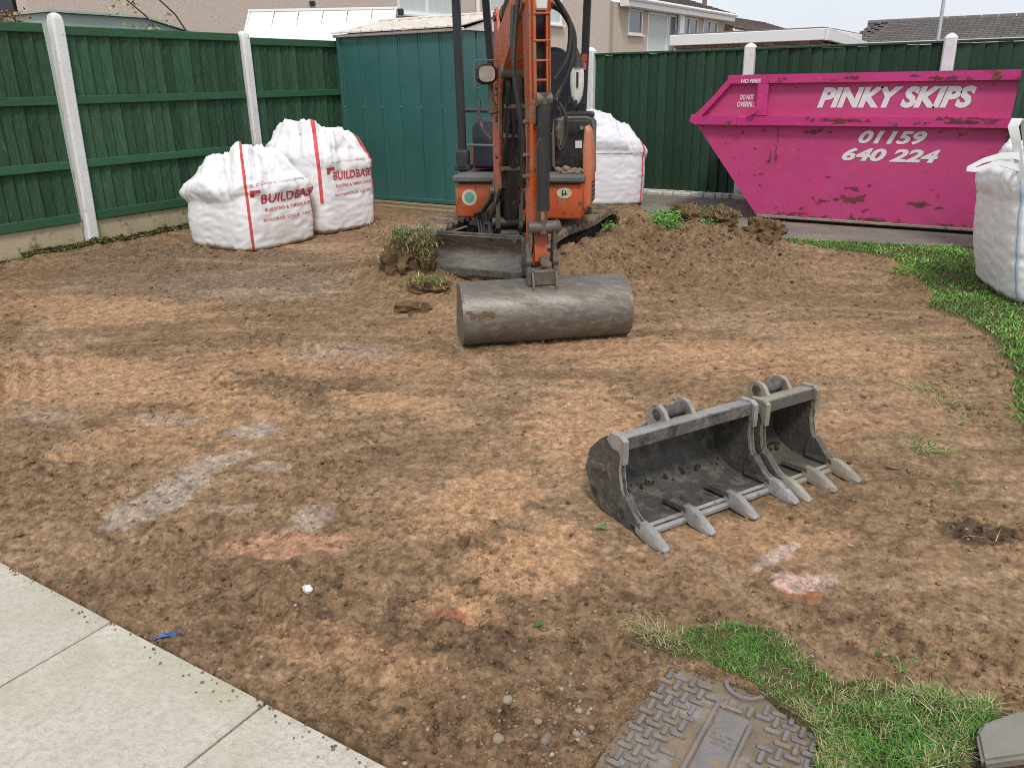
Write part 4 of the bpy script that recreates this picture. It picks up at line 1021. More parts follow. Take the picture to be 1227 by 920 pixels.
    MB().box((-5.31, 18.6, 2.31), (2.98, 3.34, .03), .006).build('roof_felt', M['tile_grey'], root)
    MB().prism([(16.9, 2.30), (21.5, 2.12), (21.5, 1.98), (16.9, 2.10)], -3.80, -3.72, 'x').build('fascia', M['upvc'], root)
    # bungalow
    root = thing('bungalow', 'low house with a long grey tiled roof beyond the fence at the right', 'house')
    MB().box((-.3, 30.5, 1), (9.6, 5, 2.4)).build('wall', M['render_grey'], root)
    mbk = link('roof', None, root)
    # slope facing the camera: courses along x
    n = 12; y0, z0, y1, z1 = 27.6, 2.35, 30.5, 3.02; tiles = MB(); 
    for i in range(n):
        a = (y0 + (y1 - y0) * i / n, z0 + (z1 - z0) * i / n); b = (y0 + (y1 - y0) * (i + 1.05) / n, z0 + (z1 - z0) * (i + 1.05) / n); k = 34
        for j in range(k):
            xa = -5.62 + 11.5 * j / k + (.17 if i % 2 else 0) + (.02 * i if j == 0 else 0); xb = xa + 11.5 / k - .02; t = .05 + random.uniform(-.008, .008)
            tiles.add([(xa, a[0], a[1]), (xb, a[0], a[1]), (xb, b[0], b[1]), (xa, b[0], b[1]), (xa, a[0], a[1] + t), (xb, a[0], a[1] + t), (xb, b[0], b[1] + .012), (xa, b[0], b[1] + .012)], [(0, 1, 5, 4), (4, 5, 6, 7), (0, 4, 7, 3), (1, 2, 6, 5)])
    bpy.data.objects.remove(mbk)
    tag(tiles.build('roof_tiles', M['tile_grey'], root, None), kind='stuff')
    MB().prism([(y0, z0 - .02), (y1, z1 - .02), (33.4, z0 - .02)], -5.5, 5.7, 'x').build('roof_deck', M['tile_grey'], root)
    for i in range(25): MB().tube([(-5.55 + i * .46, 30.5, 3.03), (-5.11 + i * .46, 30.5, 3.03)], .085, 8).build('ridge_tile', M['tile_grey'], root)
    MB().box((0, 27.55, 2.28), (11.4, .05, .16)).build('fascia', M['upvc'], root)
    # lamp post
    root = thing('lamp_post', 'slender grey lamp post rising before the grey tiled roof', 'lamp post', (-2.70, 24, 0))
    MB().tube([(0, 0, 0), (0, 0, 1.2), (0, 0, 1.25), (-.01, 0, 6.0)], [.075, .075, .045, .035], 10).build('column', M['galv'], root)
    mb = MB(); mb.tube([(-.01, 0, 6.0), (-.2, -.1, 6.15), (-.6, -.25, 6.2)], .03, 8); mb.build('arm', M['galv'], root)
    MB().box((-.8, -.33, 6.2), (.5, .2, .1), .03, Matrix.Rotation(.4, 3, 'Z')).build('lantern', M['galv'], root)
    # greenhouse beyond the left fence
    root = thing('greenhouse', 'white roofed greenhouse showing over the left fence beside the shed', 'greenhouse', (-10.72, 9.54, 0), rad(32.5))
    L = 2.25
    mb = MB(); k = 6
    for i in range(k):
        a, b = L * i / k + .012, L * (i + 1) / k - .012
        MB().add([(a, 0, 2.555), (b, 0, 2.555), (b + (-.03), -.62, 2.03), (a - .03, -.62, 2.03), (a, 0, 2.565), (b, 0, 2.565), (b - .03, -.62, 2.04), (a - .03, -.62, 2.04)],
              [(0, 1, 2, 3), (4, 5, 6, 7), (0, 1, 5, 4), (1, 2, 6, 5), (2, 3, 7, 6), (3, 0, 4, 7)]).build('roof_pane', M['poly'], root)
        MB().add([(a, 0, 2.555), (b, 0, 2.555), (b, .62, 2.03), (a, .62, 2.03), (a, 0, 2.565), (b, 0, 2.565), (b, .62, 2.04), (a, .62, 2.04)],
              [(0, 1, 2, 3), (4, 5, 6, 7), (0, 1, 5, 4), (1, 2, 6, 5), (2, 3, 7, 6), (3, 0, 4, 7)]).build('roof_pane', M['poly'], root)
    fr = MB()
    for i in range(k + 1): fr.box((L * i / k - .015, -.31, 2.30), (.024, .80, .024), 0, Matrix.Rotation(math.atan2(.525, .62), 3, 'X'))
    fr.box((L / 2, 0, 2.575), (L + .06, .05, .035), .005); fr.box((L / 2 - .03, -.63, 2.02), (L + .06, .05, .05), .005)
    for xx in (0, L): fr.box((xx, 0, 1.0), (.05, .05, 2.0)); fr.box((xx, -.6, 1.0), (.05, .05, 2.0)); fr.box((xx, .6, 1.0), (.05, .05, 2.0))
    fr.build('frame', M['upvc'], root)
    MB().box((L / 2, -.6, 1.0), (L, .015, 2.0)).build('side_glazing', M['poly'], root)
    MB().prism([(-.62, .0), (-.62, 2.03), (0, 2.55), (.62, 2.03), (.62, 0)], -.01, .005, 'x').build('end_glazing', M['poly'], root)
    MB().box((L + .06, .0, 2.52), (.09, .10, .09), .01).build('gutter_end', M['black_clean'], root)
    # pale green flat roofed outhouse
    root = thing('outhouse', 'low pale green sheet roof just above the left fence', 'outhouse', (-8.95, 5.3, 0))
    MB().prism([(.0, 2.245), (1.1, 2.235), (1.75, 2.09), (1.75, .02), (0, .02)], -.9, 0, 'x').build('body', M['pale_green'], root)
    MB().prism([(-.04, 2.27), (1.12, 2.26), (1.82, 2.10), (1.82, 2.085), (1.1, 2.238), (-.04, 2.248)], -.96, .05, 'x').build('roof_sheet', M['pale_green'], root)
build_houses()

def leaf_mesh(name, P, N, size, col, mat):
    n = len(P); a = rng.uniform(0, 2 * PI, n)
    t = np.stack([np.cos(a), np.sin(a), rng.uniform(-.7, .7, n)], -1); t /= np.linalg.norm(t, axis=1)[:, None]
    b = np.cross(t, N); b /= np.linalg.norm(b, axis=1)[:, None] + 1e-9
    nn = np.cross(t, b)
    s = size[:, None]
    V = np.stack([P - t * s, P - b * s * .45 + nn * s * .12, P + t * s, P + b * s * .45 + nn * s * .12], 1).reshape(-1, 3)
    F = np.arange(n * 4).reshape(-1, 4)
    return npmesh(name, V, F, mat, np.repeat(col, 4, 0))
def bush(name, label, cat, loc, r, n, size, cols, stems, group=None):
    root = thing(name, label, cat, loc, 0, group)
    d = rng.normal(0, 1, (n, 3)); d /= np.linalg.norm(d, axis=1)[:, None]; rr = rng.uniform(.35, 1, n) ** .6
    lump = np.array([.75 + .5 * mn.noise(Vector(v * 1.8) + Vector(loc)) for v in d])
    P = d * (rr * lump)[:, None] * np.array(r) + np.array([0, 0, r[2] + stems])
    c = np.array(cols)[rng.integers(0, len(cols), n)] * rng.uniform(.7, 1.25, (n, 1))
    link('foliage', leaf_mesh('foliage', P, rng.normal(0, 1, (n, 3)), rng.uniform(.6, 1.2, n) * size, c, M['leaf']), root)
    mb = MB()
    for k in range(5):
        a = 2 * PI * k / 5; mb.tube([(0, 0, -.05), (r[0] * .3 * math.cos(a), r[1] * .3 * math.sin(a), stems + r[2] * .6), (r[0] * .6 * math.cos(a + .3), r[1] * .6 * math.sin(a + .3), stems + r[2] * 1.4)], [.02, .014, .005], 6)
    mb.build('stem', M['bark'], root)
    return root
bush('shrub', 'dark green shrub peeping over the left fence in the top left corner', 'shrub', (-8.75, 3.85, 0), (.4, .55, .65), 2600, .05, [(.03, .075, .03), (.05, .11, .04), (.02, .05, .02)], 1.15)
def stem_plant(name, label, cat, stems, leaves, lcol, lsize):
    root = thing(name, label, cat, stems[0][0])
    o = Vector(stems[0][0])
    for s in stems: MB().tube([Vector(p) - o for p in s], [.012 - .006 * i / len(s) for i in range(len(s))], 6).build('stem', M['bark'], root)
    P = np.concatenate([np.array(c) - np.array(o) + rng.normal(0, 1, (n, 3)) * np.array(s) for c, s, n in leaves]); n = len(P)
    c = np.array(lcol)[rng.integers(0, len(lcol), n)] * rng.uniform(.8, 1.2, (n, 1))
    link('foliage', leaf_mesh('foliage', P, rng.normal(0, 1, (n, 3)), rng.uniform(.6, 1.2, n) * lsize, c, M['leaf']), root)
stem_plant('climbing_plant', 'two bare arching stems with sparse yellow green leaves over the left fence', 'plant',
           [[(-8.25, 6.05, .0), (-8.25, 6.05, 1.6), (-8.2, 6.02, 2.03), (-8.25, 5.93, 2.2), (-8.3, 5.7, 2.40), (-8.3, 5.55, 2.5)], [(-8.3, 6.3, .0), (-8.3, 6.45, 1.9), (-8.25, 6.42, 2.05), (-8.3, 6.33, 2.24), (-8.3, 6.1, 2.42), (-8.3, 5.95, 2.5)]],
           [((-8.3, 5.72, 2.28), (.10, .10, .05), 45), ((-8.3, 5.95, 2.10), (.1, .10, .03), 25), ((-8.3, 5.85, 2.40), (.06, .06, .03), 14), ((-8.3, 6.22, 2.2), (.04, .05, .04), 12)], [(.42, .42, .10), (.36, .44, .12), (.30, .36, .10)], .026)
stem_plant('dry_twig', 'brown dried flower head showing over the nearest green panel', 'plant', [[(-8.2, 4.52, 0), (-8.15, 4.5, 1.9), (-8.12, 4.47, 2.12)]],
           [((-8.12, 4.47, 2.12), (.06, .06, .035), 60)], [(.36, .18, .06), (.28, .13, .05)], .03)

# ------------------------------------------------------------------ the mini excavator
EX, EY, EYAW = -3.67, 6.11, rad(20.9)
def build_excavator():
    root = thing('mini_excavator', 'muddy orange mini excavator with its arm down and a wide grading bucket on the soil', 'digger', (EX, EY, 0), EYAW)
    inv = (Matrix.Translation((EX, EY, 0)) @ Matrix.Rotation(EYAW, 4, 'Z')).inverted()
    B = lambda xf=None: MB(xf)
    # --- undercarriage, turned against the upper body
    U = Matrix.Translation((-.106, .03, .0)) @ Matrix.Rotation(rad(8) - EYAW, 4, 'Z')
    def track(sx):
        T = U @ Matrix.Translation((sx * .50, 0, 0))
        Lh, R, z0 = .70, .175, .02; w = .28
        loop = []; n = 14
        per = 2 * 2 * Lh + 2 * PI * R
        def at(s):
            s %= per
            if s < 2 * Lh: return (-Lh + s, z0 + 2 * R + .012 * math.sin(s * 6), 0, 1)
            s -= 2 * Lh
            if s < PI * R: a = PI / 2 - s / R; return (Lh + R * math.cos(a), z0 + R + R * math.sin(a), math.cos(a), math.sin(a))
            s -= PI * R
            if s < 2 * Lh: return (Lh - s, z0, 0, -1)
            s -= 2 * Lh; a = -PI / 2 - s / R; return (-Lh + R * math.cos(a), z0 + R + R * math.sin(a), math.cos(a), math.sin(a))
        m = 72; vs = []; fs = []
        for i in range(m):
            y, z, ny, nz = at(per * i / m)
            vs += [(-w / 2, y, z), (w / 2, y, z), (w / 2, y - ny * .035, z - nz * .035), (-w / 2, y - ny * .035, z - nz * .035)]
        for i in range(m):
            j = (i + 1) % m
            for k in range(4): fs.append((i * 4 + k, i * 4 + (k + 1) % 4, j * 4 + (k + 1) % 4, j * 4 + k))
        tr = B(T).add(vs, fs).build('track', M['rubber'], root)
        lug = MB().prism([(-.026, 0), (.026, 0), (.014, .028), (-.014, .028)], -w / 2 - .004, w / 2 + .004, 'x').mesh('track_lug', M['rubber'])
        k = 38
        for i in range(k):
            y, z, ny, nz = at(per * (i + .5) / k)
            o = link('track_lug', lug, tr); a = math.atan2(nz, ny) - PI / 2
            o.matrix_local = T @ Matrix.Translation((0, y, z)) @ Matrix.Rotation(a, 4, 'X')
        mb = B(T)
        for y, r in ((-Lh, .13), (Lh, .13), (-.35, .07), (0, .07), (.35, .07)):
            z = z0 + R if abs(y) == Lh else z0 + .11
            mb.tube([(-.09, y, z), (-.085, y, z), (.085, y, z), (.09, y, z)], [r * .8, r, r, r * .8], 16)
        mb.box((0, 0, z0 + .20), (.10, 1.2, .10), .02)
        mb.build('roller_frame', M['black'], root)
    track(-1); track(1)
    mb = B(U); mb.box((0, 0, .30), (.75, .6, .16), .03); mb.tube([(0, 0, .34), (0, 0, .47)], .30, 24); mb.build('chassis', M['black'], root)
    # dozer blade
    D = U @ Matrix.Translation((0, -1.13, .0))
    prof = []
    for k in range(9):
        t = k / 8; prof.append((-.065 + .09 * math.sin(PI * t) - .02 * (1 - t), .165 + .28 * t))
    mb = B(D); mb.sheet(prof, -.52, .55, .018, 'x'); mb.build('dozer_blade', M['steel'], root, 30)
    mb = B(D)
    mb.box((.015, -.06, .446), (1.07, .03, .024), .004); mb.box((.015, -.088, .168), (1.07, .02, .05), .003); mb.tube([(.50, -.095, .425), (.50, -.05, .425)], .018, 8)
    for s in (-.525, .555):
        mb.box((s, -.04, .305), (.012, .10, .28), .003)
    mb.build('blade_edge', M['steel_dark'], root)
    mb = B(D)
    for s in (-1, 1):
        mb.tube([(s * .30, .06, .25), (s * .26, .55, .28), (s * .24, .85, .30)], .045, 8)
    mb.tube([(0, .04, .33), (0, .5, .36)], .04, 10)
    mb.build('blade_arm', M['black'], root)
    mb = B(U); pts = []
    for k in range(11):
        t = PI * k / 10; pts.append((.32 - .26 * math.cos(t), -.93, .30 + .13 * math.sin(t)))
    mb.tube(pts, .013, 7); mb.build('hose', M['hose'], root)
    # --- upper body
    F = -.60
    def panel(nm, poly, y0, y1, mat, bev=.0):
        b = bmesh.new(); vs = [b.verts.new((x, y, z)) for x, z in poly for y in (y0,)]; f = b.faces.new(vs)
        r = bmesh.ops.extrude_face_region(b, geom=[f]); bmesh.ops.translate(b, verts=[v for v in r['geom'] if isinstance(v, bmesh.types.BMVert)], vec=(0, y1 - y0, 0))
        bmesh.ops.recalc_face_normals(b, faces=b.faces)
        if bev: bmesh.ops.bevel(b, geom=[e for e in b.edges if e.calc_face_angle(0) > .6], offset=bev, segments=3, profile=.5, affect='EDGES')
        me = bpy.data.meshes.new(nm); b.to_mesh(me); b.free(); me.materials.append(mat)
        me.polygons.foreach_set('use_smooth', [True] * len(me.polygons)); me.set_sharp_from_angle(angle=rad(40)); me.update()
        return link(nm, me, root)
    panel('front_panel', [(-.505, .475), (-.26, .475), (-.20, .56), (-.125, .58), (-.125, .745), (-.505, .745)], F, F + .42, M['orange'], .022)
    panel('front_panel', [(-.03, .475), (.505, .47), (.52, .745), (-.03, .745)], F, F + .46, M['orange'], .022)
    # steps
    MB().box((-.325, F + .10, .782), (.37, .28, .055), .014).build('step', M['strip_grey'], root)
    MB().box((.235, F + .11, .782), (.585, .30, .055), .014).build('step', M['strip_grey'], root)
    MB().box((0, -.22, .76), (.96, .60, .05), .01).build('floor_plate', M['black'], root)
    MB().box((0, .10, .56), (.90, 1.0, .20), .03).build('turntable_frame', M['black'], root)
    # side cover and counterweight
    panel('side_cover', [(.505, .52), (.565, .56), (.575, .95), (.555, 1.13), (.515, 1.17), (.50, 1.0)], F + .10, -.22, M['orange_faded'], .02)
    mb = MB()
    for k in range(5): mb.box((.578, -.36, .60 + .035 * k), (.012, .14, .012), .003)
    mb.build('louvre', M['black'], root)
    mb = MB(); n = 20; vs = []; fs = []
    for z, s in ((.50, .94), (.54, 1), (.86, 1), (1.02, .98), (1.07, .92)):
        for k in range(n + 1):
            a = PI * k / n; vs.append((.53 * s * math.copysign(abs(math.cos(a)) ** .55, math.cos(a)), .10 + .58 * s * math.sin(a) ** .7 if 0 < k < n else .10, z))
    for i in range(4):
        for k in range(n): fs.append((i * (n + 1) + k, i * (n + 1) + k + 1, (i + 1) * (n + 1) + k + 1, (i + 1) * (n + 1) + k))
        fs.append((i * (n + 1), i * (n + 1) + n, (i + 1) * (n + 1) + n, (i + 1) * (n + 1)))
    fs += [tuple(range(n + 1)), tuple(range(4 * (n + 1), 5 * (n + 1)))]
    mb.add(vs, fs); mb.build('counterweight', M['orange'], root, 40)
    # vents and stickers on the front
    mb = MB()
    for k in range(3): mb.tube([(.135 + .012 * abs(k - 1), F - .003, .603 + .022 * k), (.215 - .012 * abs(k - 1), F - .003, .603 + .022 * k)], .0065, 6)
    mb.tube([(-.0, F - .003, .655), (.035, F - .003, .655)], .008, 6); mb.tube([(-.0, F - .003, .625), (.035, F - .003, .625)], .008, 6)
    mb.build('vent_slot', M['black_clean'], root)
    def disc(nm, x, z, rx, rz, mat, y=F - .004, parent=root):
        n = 20; return MB().prism([(x + rx * math.cos(2 * PI * k / n), z + rz * math.sin(2 * PI * k / n)) for k in range(n)], y, y + .004).build(nm, M[mat], parent)
    s = disc('sticker', -.385, .635, .062, .064, 'sticker_cream'); disc('sticker_print', -.385, .638, .040, .040, 'sticker_teal', F - .0065, s)
    s = disc('sticker', .375, .675, .058, .042, 'sticker_cream'); mb = MB(); mb.box((.36, F - .006, .675), (.008, .004, .045)); mb.box((.378, F - .006, .668), (.035, .004, .008)); mb.box((.385, F - .006, .678), (.008, .004, .03)); mb.build('sticker_print', M['black_clean'], s)
    # right hand console
    panel('side_console', [(.255, .81), (.545, .81), (.548, 1.17), (.53, 1.20), (.275, 1.20), (.258, 1.18)], -.16, .10, M['black'], .014)
    MB().box((.43, -.163, 1.005), (.055, .006, .058), .002).build('sticker', M['lettering'], root)
    MB().tube([(.455, -.175, 1.135), (.455, -.155, 1.135)], .016, 12).build('lock_barrel', M['chrome'], root)
    mb = MB(); mb.tube([(.24, -.25, .84), (.235, -.25, 1.10), (.25, -.25, 1.195), (.29, -.25, 1.215), (.50, -.25, 1.215), (.545, -.25, 1.20), (.56, -.25, 1.15), (.57, -.22, .80)], .013, 8); mb.build('grab_rail', M['strip_grey'], root)
    # left hand console and seat
    panel('side_console', [(-.475, .81), (-.20, .81), (-.20, 1.10), (-.235, 1.185), (-.30, 1.215), (-.43, 1.205), (-.47, 1.15)], -.12, .28, M['navy'], .03)
    mb = MB(); mb.tube([(-.47, -.30, 1.285), (-.12, -.30, 1.275)], .018, 8); mb.build('grab_rail', M['navy'], root)
    mb = MB(); mb.tube([(-.47, -.30, 1.015), (-.05, -.30, 1.005)], .011, 8); mb.build('grab_rail', M['strip_grey'], root)
    panel('seat', [(-.18, .82), (.20, .82), (.22, 1.0), (.18, 1.06), (-.16, 1.06), (-.20, 1.0)], -.02, .40, M['navy'], .04)
    panel('seat_back', [(-.10, 1.06), (.31, 1.06), (.345, 1.45), (.30, 1.68), (.20, 1.76), (.06, 1.76), (-.06, 1.68), (-.10, 1.45)], .34, .46, M['navy'], .045)
    # posts and canopy
    def post(a, b, nm='canopy_post', w=.062):
        a, b = Vector(a), Vector(b); d = (b - a); q = d.to_track_quat('Z', 'X').to_matrix()
        return MB().box((a + b) / 2, (w, w, d.length), .012, q).build(nm, M['black_clean'], root)
    post((-.505, -.30, .80), (-.515, -.30, 2.40)); post((-.41, .60, 1.05), (-.50, .60, 2.40))
    p = post((.40, .30, 1.05), (.445, .30, 2.40))
    for k in range(2): MB().box((.416 + .003 * k, .263, 1.60 + .065 * k), (.04, .012, .06), .002).build('reflector', M['strap_red' if k == 0 else 'orange'], root)
    panel('canopy_roof', [(-.60, 2.40), (.58, 2.40), (.58, 2.46), (.50, 2.50), (-.52, 2.50), (-.60, 2.46)], -.55, .80, M['black_clean'], .02)
    mb = MB(); mb.box((-.50, -.315, .90), (.10, .10, .16), .015); mb.box((-.50, -.30, .84), (.13, .13, .04), .008); mb.build('post_bracket', M['black'], root)
    # levers, right rear clutter
    mb = MB()
    for x, zt in ((.22, 1.16), (.17, 1.12)): mb.tube([(x, -.30, .80), (x + .005, -.30, zt - .1), (x - .01, -.32, zt)], [.009, .009, .012], 7); mb.tube([(x - .01, -.32, zt - .01), (x - .012, -.325, zt + .06)], [.018, .014], 8)
    for x in (-.16, .02): mb.tube([(x, -.36, .80), (x, -.38, 1.02)], .011, 7); mb.box((x, -.40, .82), (.09, .14, .02), .004)
    for x, z in ((.33, 1.33), (.38, 1.30), (.45, 1.32), (.30, 1.28)): mb.tube([(x, -.05, 1.19), (x + .01, -.06, z)], .008, 6); mb.tube([(x + .01, -.06, z - .01), (x + .012, -.065, z + .045)], [.016, .012], 8)
    mb.box((.41, .0, 1.225), (.24, .20, .06), .015)
    tag(mb.build('lever', M['black_clean'], root), kind='stuff')
    # white mirror shell on its stalk
    mb = MB(); n = 14; vs = []; fs = []
    for z, rx in ((1.31, .012), (1.33, .030), (1.38, .048), (1.46, .056), (1.54, .056), (1.585, .048), (1.60, .03)):
        for k in range(n): a = 2 * PI * k / n; vs.append((.395 + rx * math.cos(a), -.02 + .035 * math.sin(a), z))
    for i in range(6):
        for k in range(n): fs.append((i * n + k, i * n + (k + 1) % n, (i + 1) * n + (k + 1) % n, (i + 1) * n + k))
    fs += [tuple(range(n)), tuple(range(6 * n, 7 * n))]
    mb.add(vs, fs); mb.build('mirror_shell', M['white_plastic'], root, 50)
    mb = MB(); mb.tube([(.40, -.02, 1.59), (.40, -.02, 1.64), (.385, -.02, 1.74)], [.050, .036, .008], 10); mb.tube([(.402, -.058, 1.44), (.402, -.058, 1.555)], .009, 6); mb.tube([(.40, -.02, 1.33), (.39, 0, 1.2)], .012, 6)
    mb.build('mirror_stalk', M['black'], root)
    # soil lying on the floor and steps
    r2 = random.Random(4)
    for (x, y, n) in ((.40, -.42, 16), (.30, -.36, 10), (-.05, -.45, 6)):
        pts = np.array([(x + r2.gauss(0, .07), y + r2.gauss(0, .06), .815 + r2.uniform(-.005, .025)) for _ in range(n)])
        me = blobs_mesh('soil_lump', pts, np.array([r2.uniform(.015, .045) for _ in range(n)]), np.array([(.34, .26, .18)] * n) * rng.uniform(.7, 1.2, (n, 1)), M['crumb']); tag(link('soil_lump', me, root), kind='stuff')

    # --- swing bracket, boom, arm and bucket: all in the plane of the arm
    d = Vector((.663, -.749, 0)); nn = Vector((.749, .663, 0)); c = Vector((-2.37, 4.12, 0))
    A = Matrix(((nn.x, d.x, 0, c.x), (nn.y, d.y, 0, c.y), (0, 0, 1, 0), (0, 0, 0, 1)))    # x lateral (right in view), y = forward s, z up
    A = inv @ A
    # swing bracket
    mb = B(A)
    for s in (-1, 1):
        mb.prism([(-1.74, .40), (-1.50, .37), (-1.34, .48), (-1.32, .74), (-1.42, .82), (-1.55, .76), (-1.72, .70)], s * .085 - .016, s * .085 + .016, 'x')
    mb.tube([(0, -1.66, .36), (0, -1.66, .72)], .075, 14); mb.box((0, -1.50, .42), (.16, .28, .07), .02); mb.tube([(-.13, -1.42, .74), (.13, -1.42, .74)], .035, 12); mb.tube([(-.12, -1.40, .52), (.12, -1.40, .52)], .035, 12)
    mb.build('swing_bracket', M['link'], root)
    mb = B(A); mb.tube([(-.16, -1.75, .46), (-.13, -1.45, .50), (-.15, -1.25, .42)], .02, 7); mb.tube([(-.20, -1.8, .52), (-.17, -1.55, .58), (-.10, -1.45, .70)], .017, 7); mb.tube([(.12, -1.7, .5), (.13, -1.45, .62), (.10, -1.40, .85)], .016, 7)
    for k in range(4): mb.tube([(-.19 + .02 * k, -1.72, .50 + .02 * k), (-.20 + .02 * k, -1.48, .40 - .0 * k), (-.10, -1.38, .36 + .05 * k)], .013, 6)
    mb.build('hose', M['hose'], root)
    # boom
    low = [(-1.50, .74), (-1.38, .70), (-1.25, .78), (-1.12, 1.40), (-1.02, 1.54), (-.20, 1.90), (-.20, 2.02), (-.36, 2.04), (-1.14, 1.80), (-1.30, 1.755), (-1.40, 1.5), (-1.50, 1.1)]
    mb = B(A); w = .088
    mb.prism(low, -w, -w + .018, 'x'); mb.prism(low, w - .018, w, 'x'); mb.build('boom_side', M['orange'], root, 30)
    mb = B(A)
    # web plates joining the two boom sides
    for i in (2, 3): 
        a, b = low[i], low[i + 1]; q = Vector((b[0] - a[0], b[1] - a[1])).normalized() * .015; mb.prism([a, b, (b[0] - q.y, b[1] + q.x), (a[0] - q.y, a[1] + q.x)], -w + .017, w - .017, 'x')
    mb.build('boom_web', M['black'], root, 30)  # black here paints in the shade on the boom's underside
    mb = B(A)
    for i in (4, 7, 8, 9, 10):
        a, b = low[i], low[i + 1]; q = Vector((b[0] - a[0], b[1] - a[1])).normalized() * .015; mb.prism([a, b, (b[0] - q.y, b[1] + q.x), (a[0] - q.y, a[1] + q.x)], -w + .017, w - .017, 'x')
    mb.prism([(-1.105, 1.48), (-1.02, 1.545), (-.8, 1.64), (-1.1, 1.78)], -w + .002, w - .018, 'x')
    mb.build('boom_plate', M['orange'], root, 30)
    # boom cylinder in front of the boom
    mb = B(A); mb.tube([(0.015, -1.395, .56), (.015, -1.12, 1.22)], .062, 16); mb.tube([(.015, -1.13, 1.20), (.015, -1.115, 1.24)], .072, 16); mb.build('boom_cylinder', M['black'], root)
    mb = B(A); mb.tube([(.015, -1.12, 1.22), (.015, -.985, 1.55)], .032, 12); mb.build('cylinder_rod', M['link'], root)
    mb = B(A); mb.tube([(-.10, -.98, 1.56), (.10, -.98, 1.56)], .045, 12); mb.build('pivot_pin', M['link'], root)
    # boom head: arm cylinder lying along the back of the boom
    mb = B(A); mb.tube([(.0, -1.22, 1.90), (.0, -.30, 2.22)], .058, 14); mb.tube([(.0, -1.24, 1.893), (.0, -1.16, 1.92)], .07, 14); mb.build('arm_cylinder', M['black'], root)
    mb = B(A)
    for s in (-.075, .075): mb.prism([(-1.32, 1.74), (-1.14, 1.78), (-1.20, 1.93), (-1.26, 1.96), (-1.31, 1.92)], s - .011, s + .011, 'x')
    mb.build('cylinder_lug', M['orange'], root)
    mb = B(A); mb.tube([(-.10, -1.24, 1.90), (.10, -1.24, 1.90)], .03, 14); mb.tube([(.04, -1.12, 1.93), (.09, -1.0, 1.98), (.10, -.8, 2.02)], .025, 12)
    mb.build('boom_pin_boss', M['link'], root)
    # work lamp on the left of the boom
    L = A @ Matrix.Translation((-.165, -1.20, 1.545))
    mb = B(L); mb.box((0, 0, 0), (.145, .10, .135), .035); mb.build('work_lamp', M['black'], root)
    mb = B(L); n = 16; mb.prism([(.055 * math.copysign(abs(math.cos(2 * PI * k / n)) ** .7, math.cos(2 * PI * k / n)), .050 * math.copysign(abs(math.sin(2 * PI * k / n)) ** .7, math.sin(2 * PI * k / n))) for k in range(n)], .048, .056); mb.build('lamp_lens', M['lamp_glass'], root)
    mb = B(L); g = .085
    mb.tube([(.10, .03, g), (-.07, .05, g), (-.085, .05, g - .02), (-.085, .05, -g), (-.05, .05, -g - .005)], .006, 6); mb.build('lamp_guard', M['strip_grey'], root)
    mb = B(L); mb.tube([(.03, 0, -.07), (.03, -.01, -.16), (.06, -.02, -.24)], [.02, .02, .03], 8); mb.box((.045, -.02, -.13), (.06, .05, .03), .006); mb.box((.05, -.03, -.23), (.07, .06, .06), .01); mb.tube([(-.05, 0, -.16), (-.06, 0, -.26), (-.03, 0, -.36), (.02, 0, -.42)], .012, 6); mb.build('lamp_bracket', M['link'], root)
    # arm (dipper)
    A2 = A @ Matrix.Translation((-.020, 0, 0)) @ Matrix.Diagonal((.80, 1, 1, 1))
    ARM = [(-.34, 2.50), (-.14, 2.42), (-.045, 1.95), (-.03, 1.40), (-.075, 1.28), (-.115, .60), (-.14, .52), (-.22, .52), (-.25, .60), (-.24, 1.3), (-.30, 2.0)]
    mb = B(A2); w = .066
    mb.prism(ARM, -w, -w + .016, 'x'); mb.prism([(p[0], max(p[1], .0)) for p in ARM], w - .016 - .0, w, 'x'); mb.build('arm_side', M['orange'], root, 30)
    mb = B(A2)
    mb.prism([(-.17, 1.95), (-.15, 1.30), (-.19, .60), (-.25, .60), (-.24, 1.3), (-.30, 2.0)], -w + .015, w - .015, 'x'); mb.build('arm_web', M['black'], root, 30)
    mb = B(A2); mb.prism([(-.095, 1.26), (-.13, .56), (-.20, .56), (-.16, 1.26)], -w + .0155, w - .0155, 'x'); mb.build('arm_plate', M['orange'], root, 30)
    # front edge flanges make the left strip wide
    mb = B(A2); mb.prism([(-.045, 1.95), (-.030, 1.40), (-.07, 1.27), (-.085, 1.29), (-.046, 1.41), (-.06, 1.94)], -w - .012, -w + .036, 'x'); mb.prism([(-.07, 1.29), (-.108, .62), (-.122, .62), (-.085, 1.29)], -w - .004, -w + .020, 'x')
    mb.prism([(-.045, 1.95), (-.030, 1.40), (-.07, 1.27), (-.085, 1.29), (-.046, 1.41), (-.06, 1.94)], w - .026, w + .004, 'x'); mb.build('arm_flange', M['orange'], root, 30)
    for z in (1.50, 1.60, 1.70, 1.835): B(A2).box((.01, -.045, z), (.11, .022, .012), .003).build('rung', M['orange'], root)
    B(A2).box((.01, -.055, 1.885), (.085, .04, .07), .01).build('guard_block', M['white_plastic'], root)
    # bucket cylinder
    mb = B(A2); mb.tube([(.012, .0, 1.385), (.012, -.005, 1.36), (.012, -.035, .82)], [.040, .044, .044], 18); mb.tube([(.012, -.034, .84), (.012, -.036, .795)], .048, 18); mb.build('bucket_cylinder', M['black'], root)
    mb = B(A2); mb.tube([(-.04, -.0, 1.40), (.065, -.0, 1.40)], .036, 12); mb.tube([(.012, .0, 1.36), (.012, .0, 1.43)], .036, 12); mb.build('cylinder_eye', M['link'], root)
    mb = B(A2); mb.tube([(.012, -.036, .82), (.012, -.045, .70)], .020, 12); mb.build('cylinder_rod', M['chrome'], root)
    # linkage
    mb = B(A2)
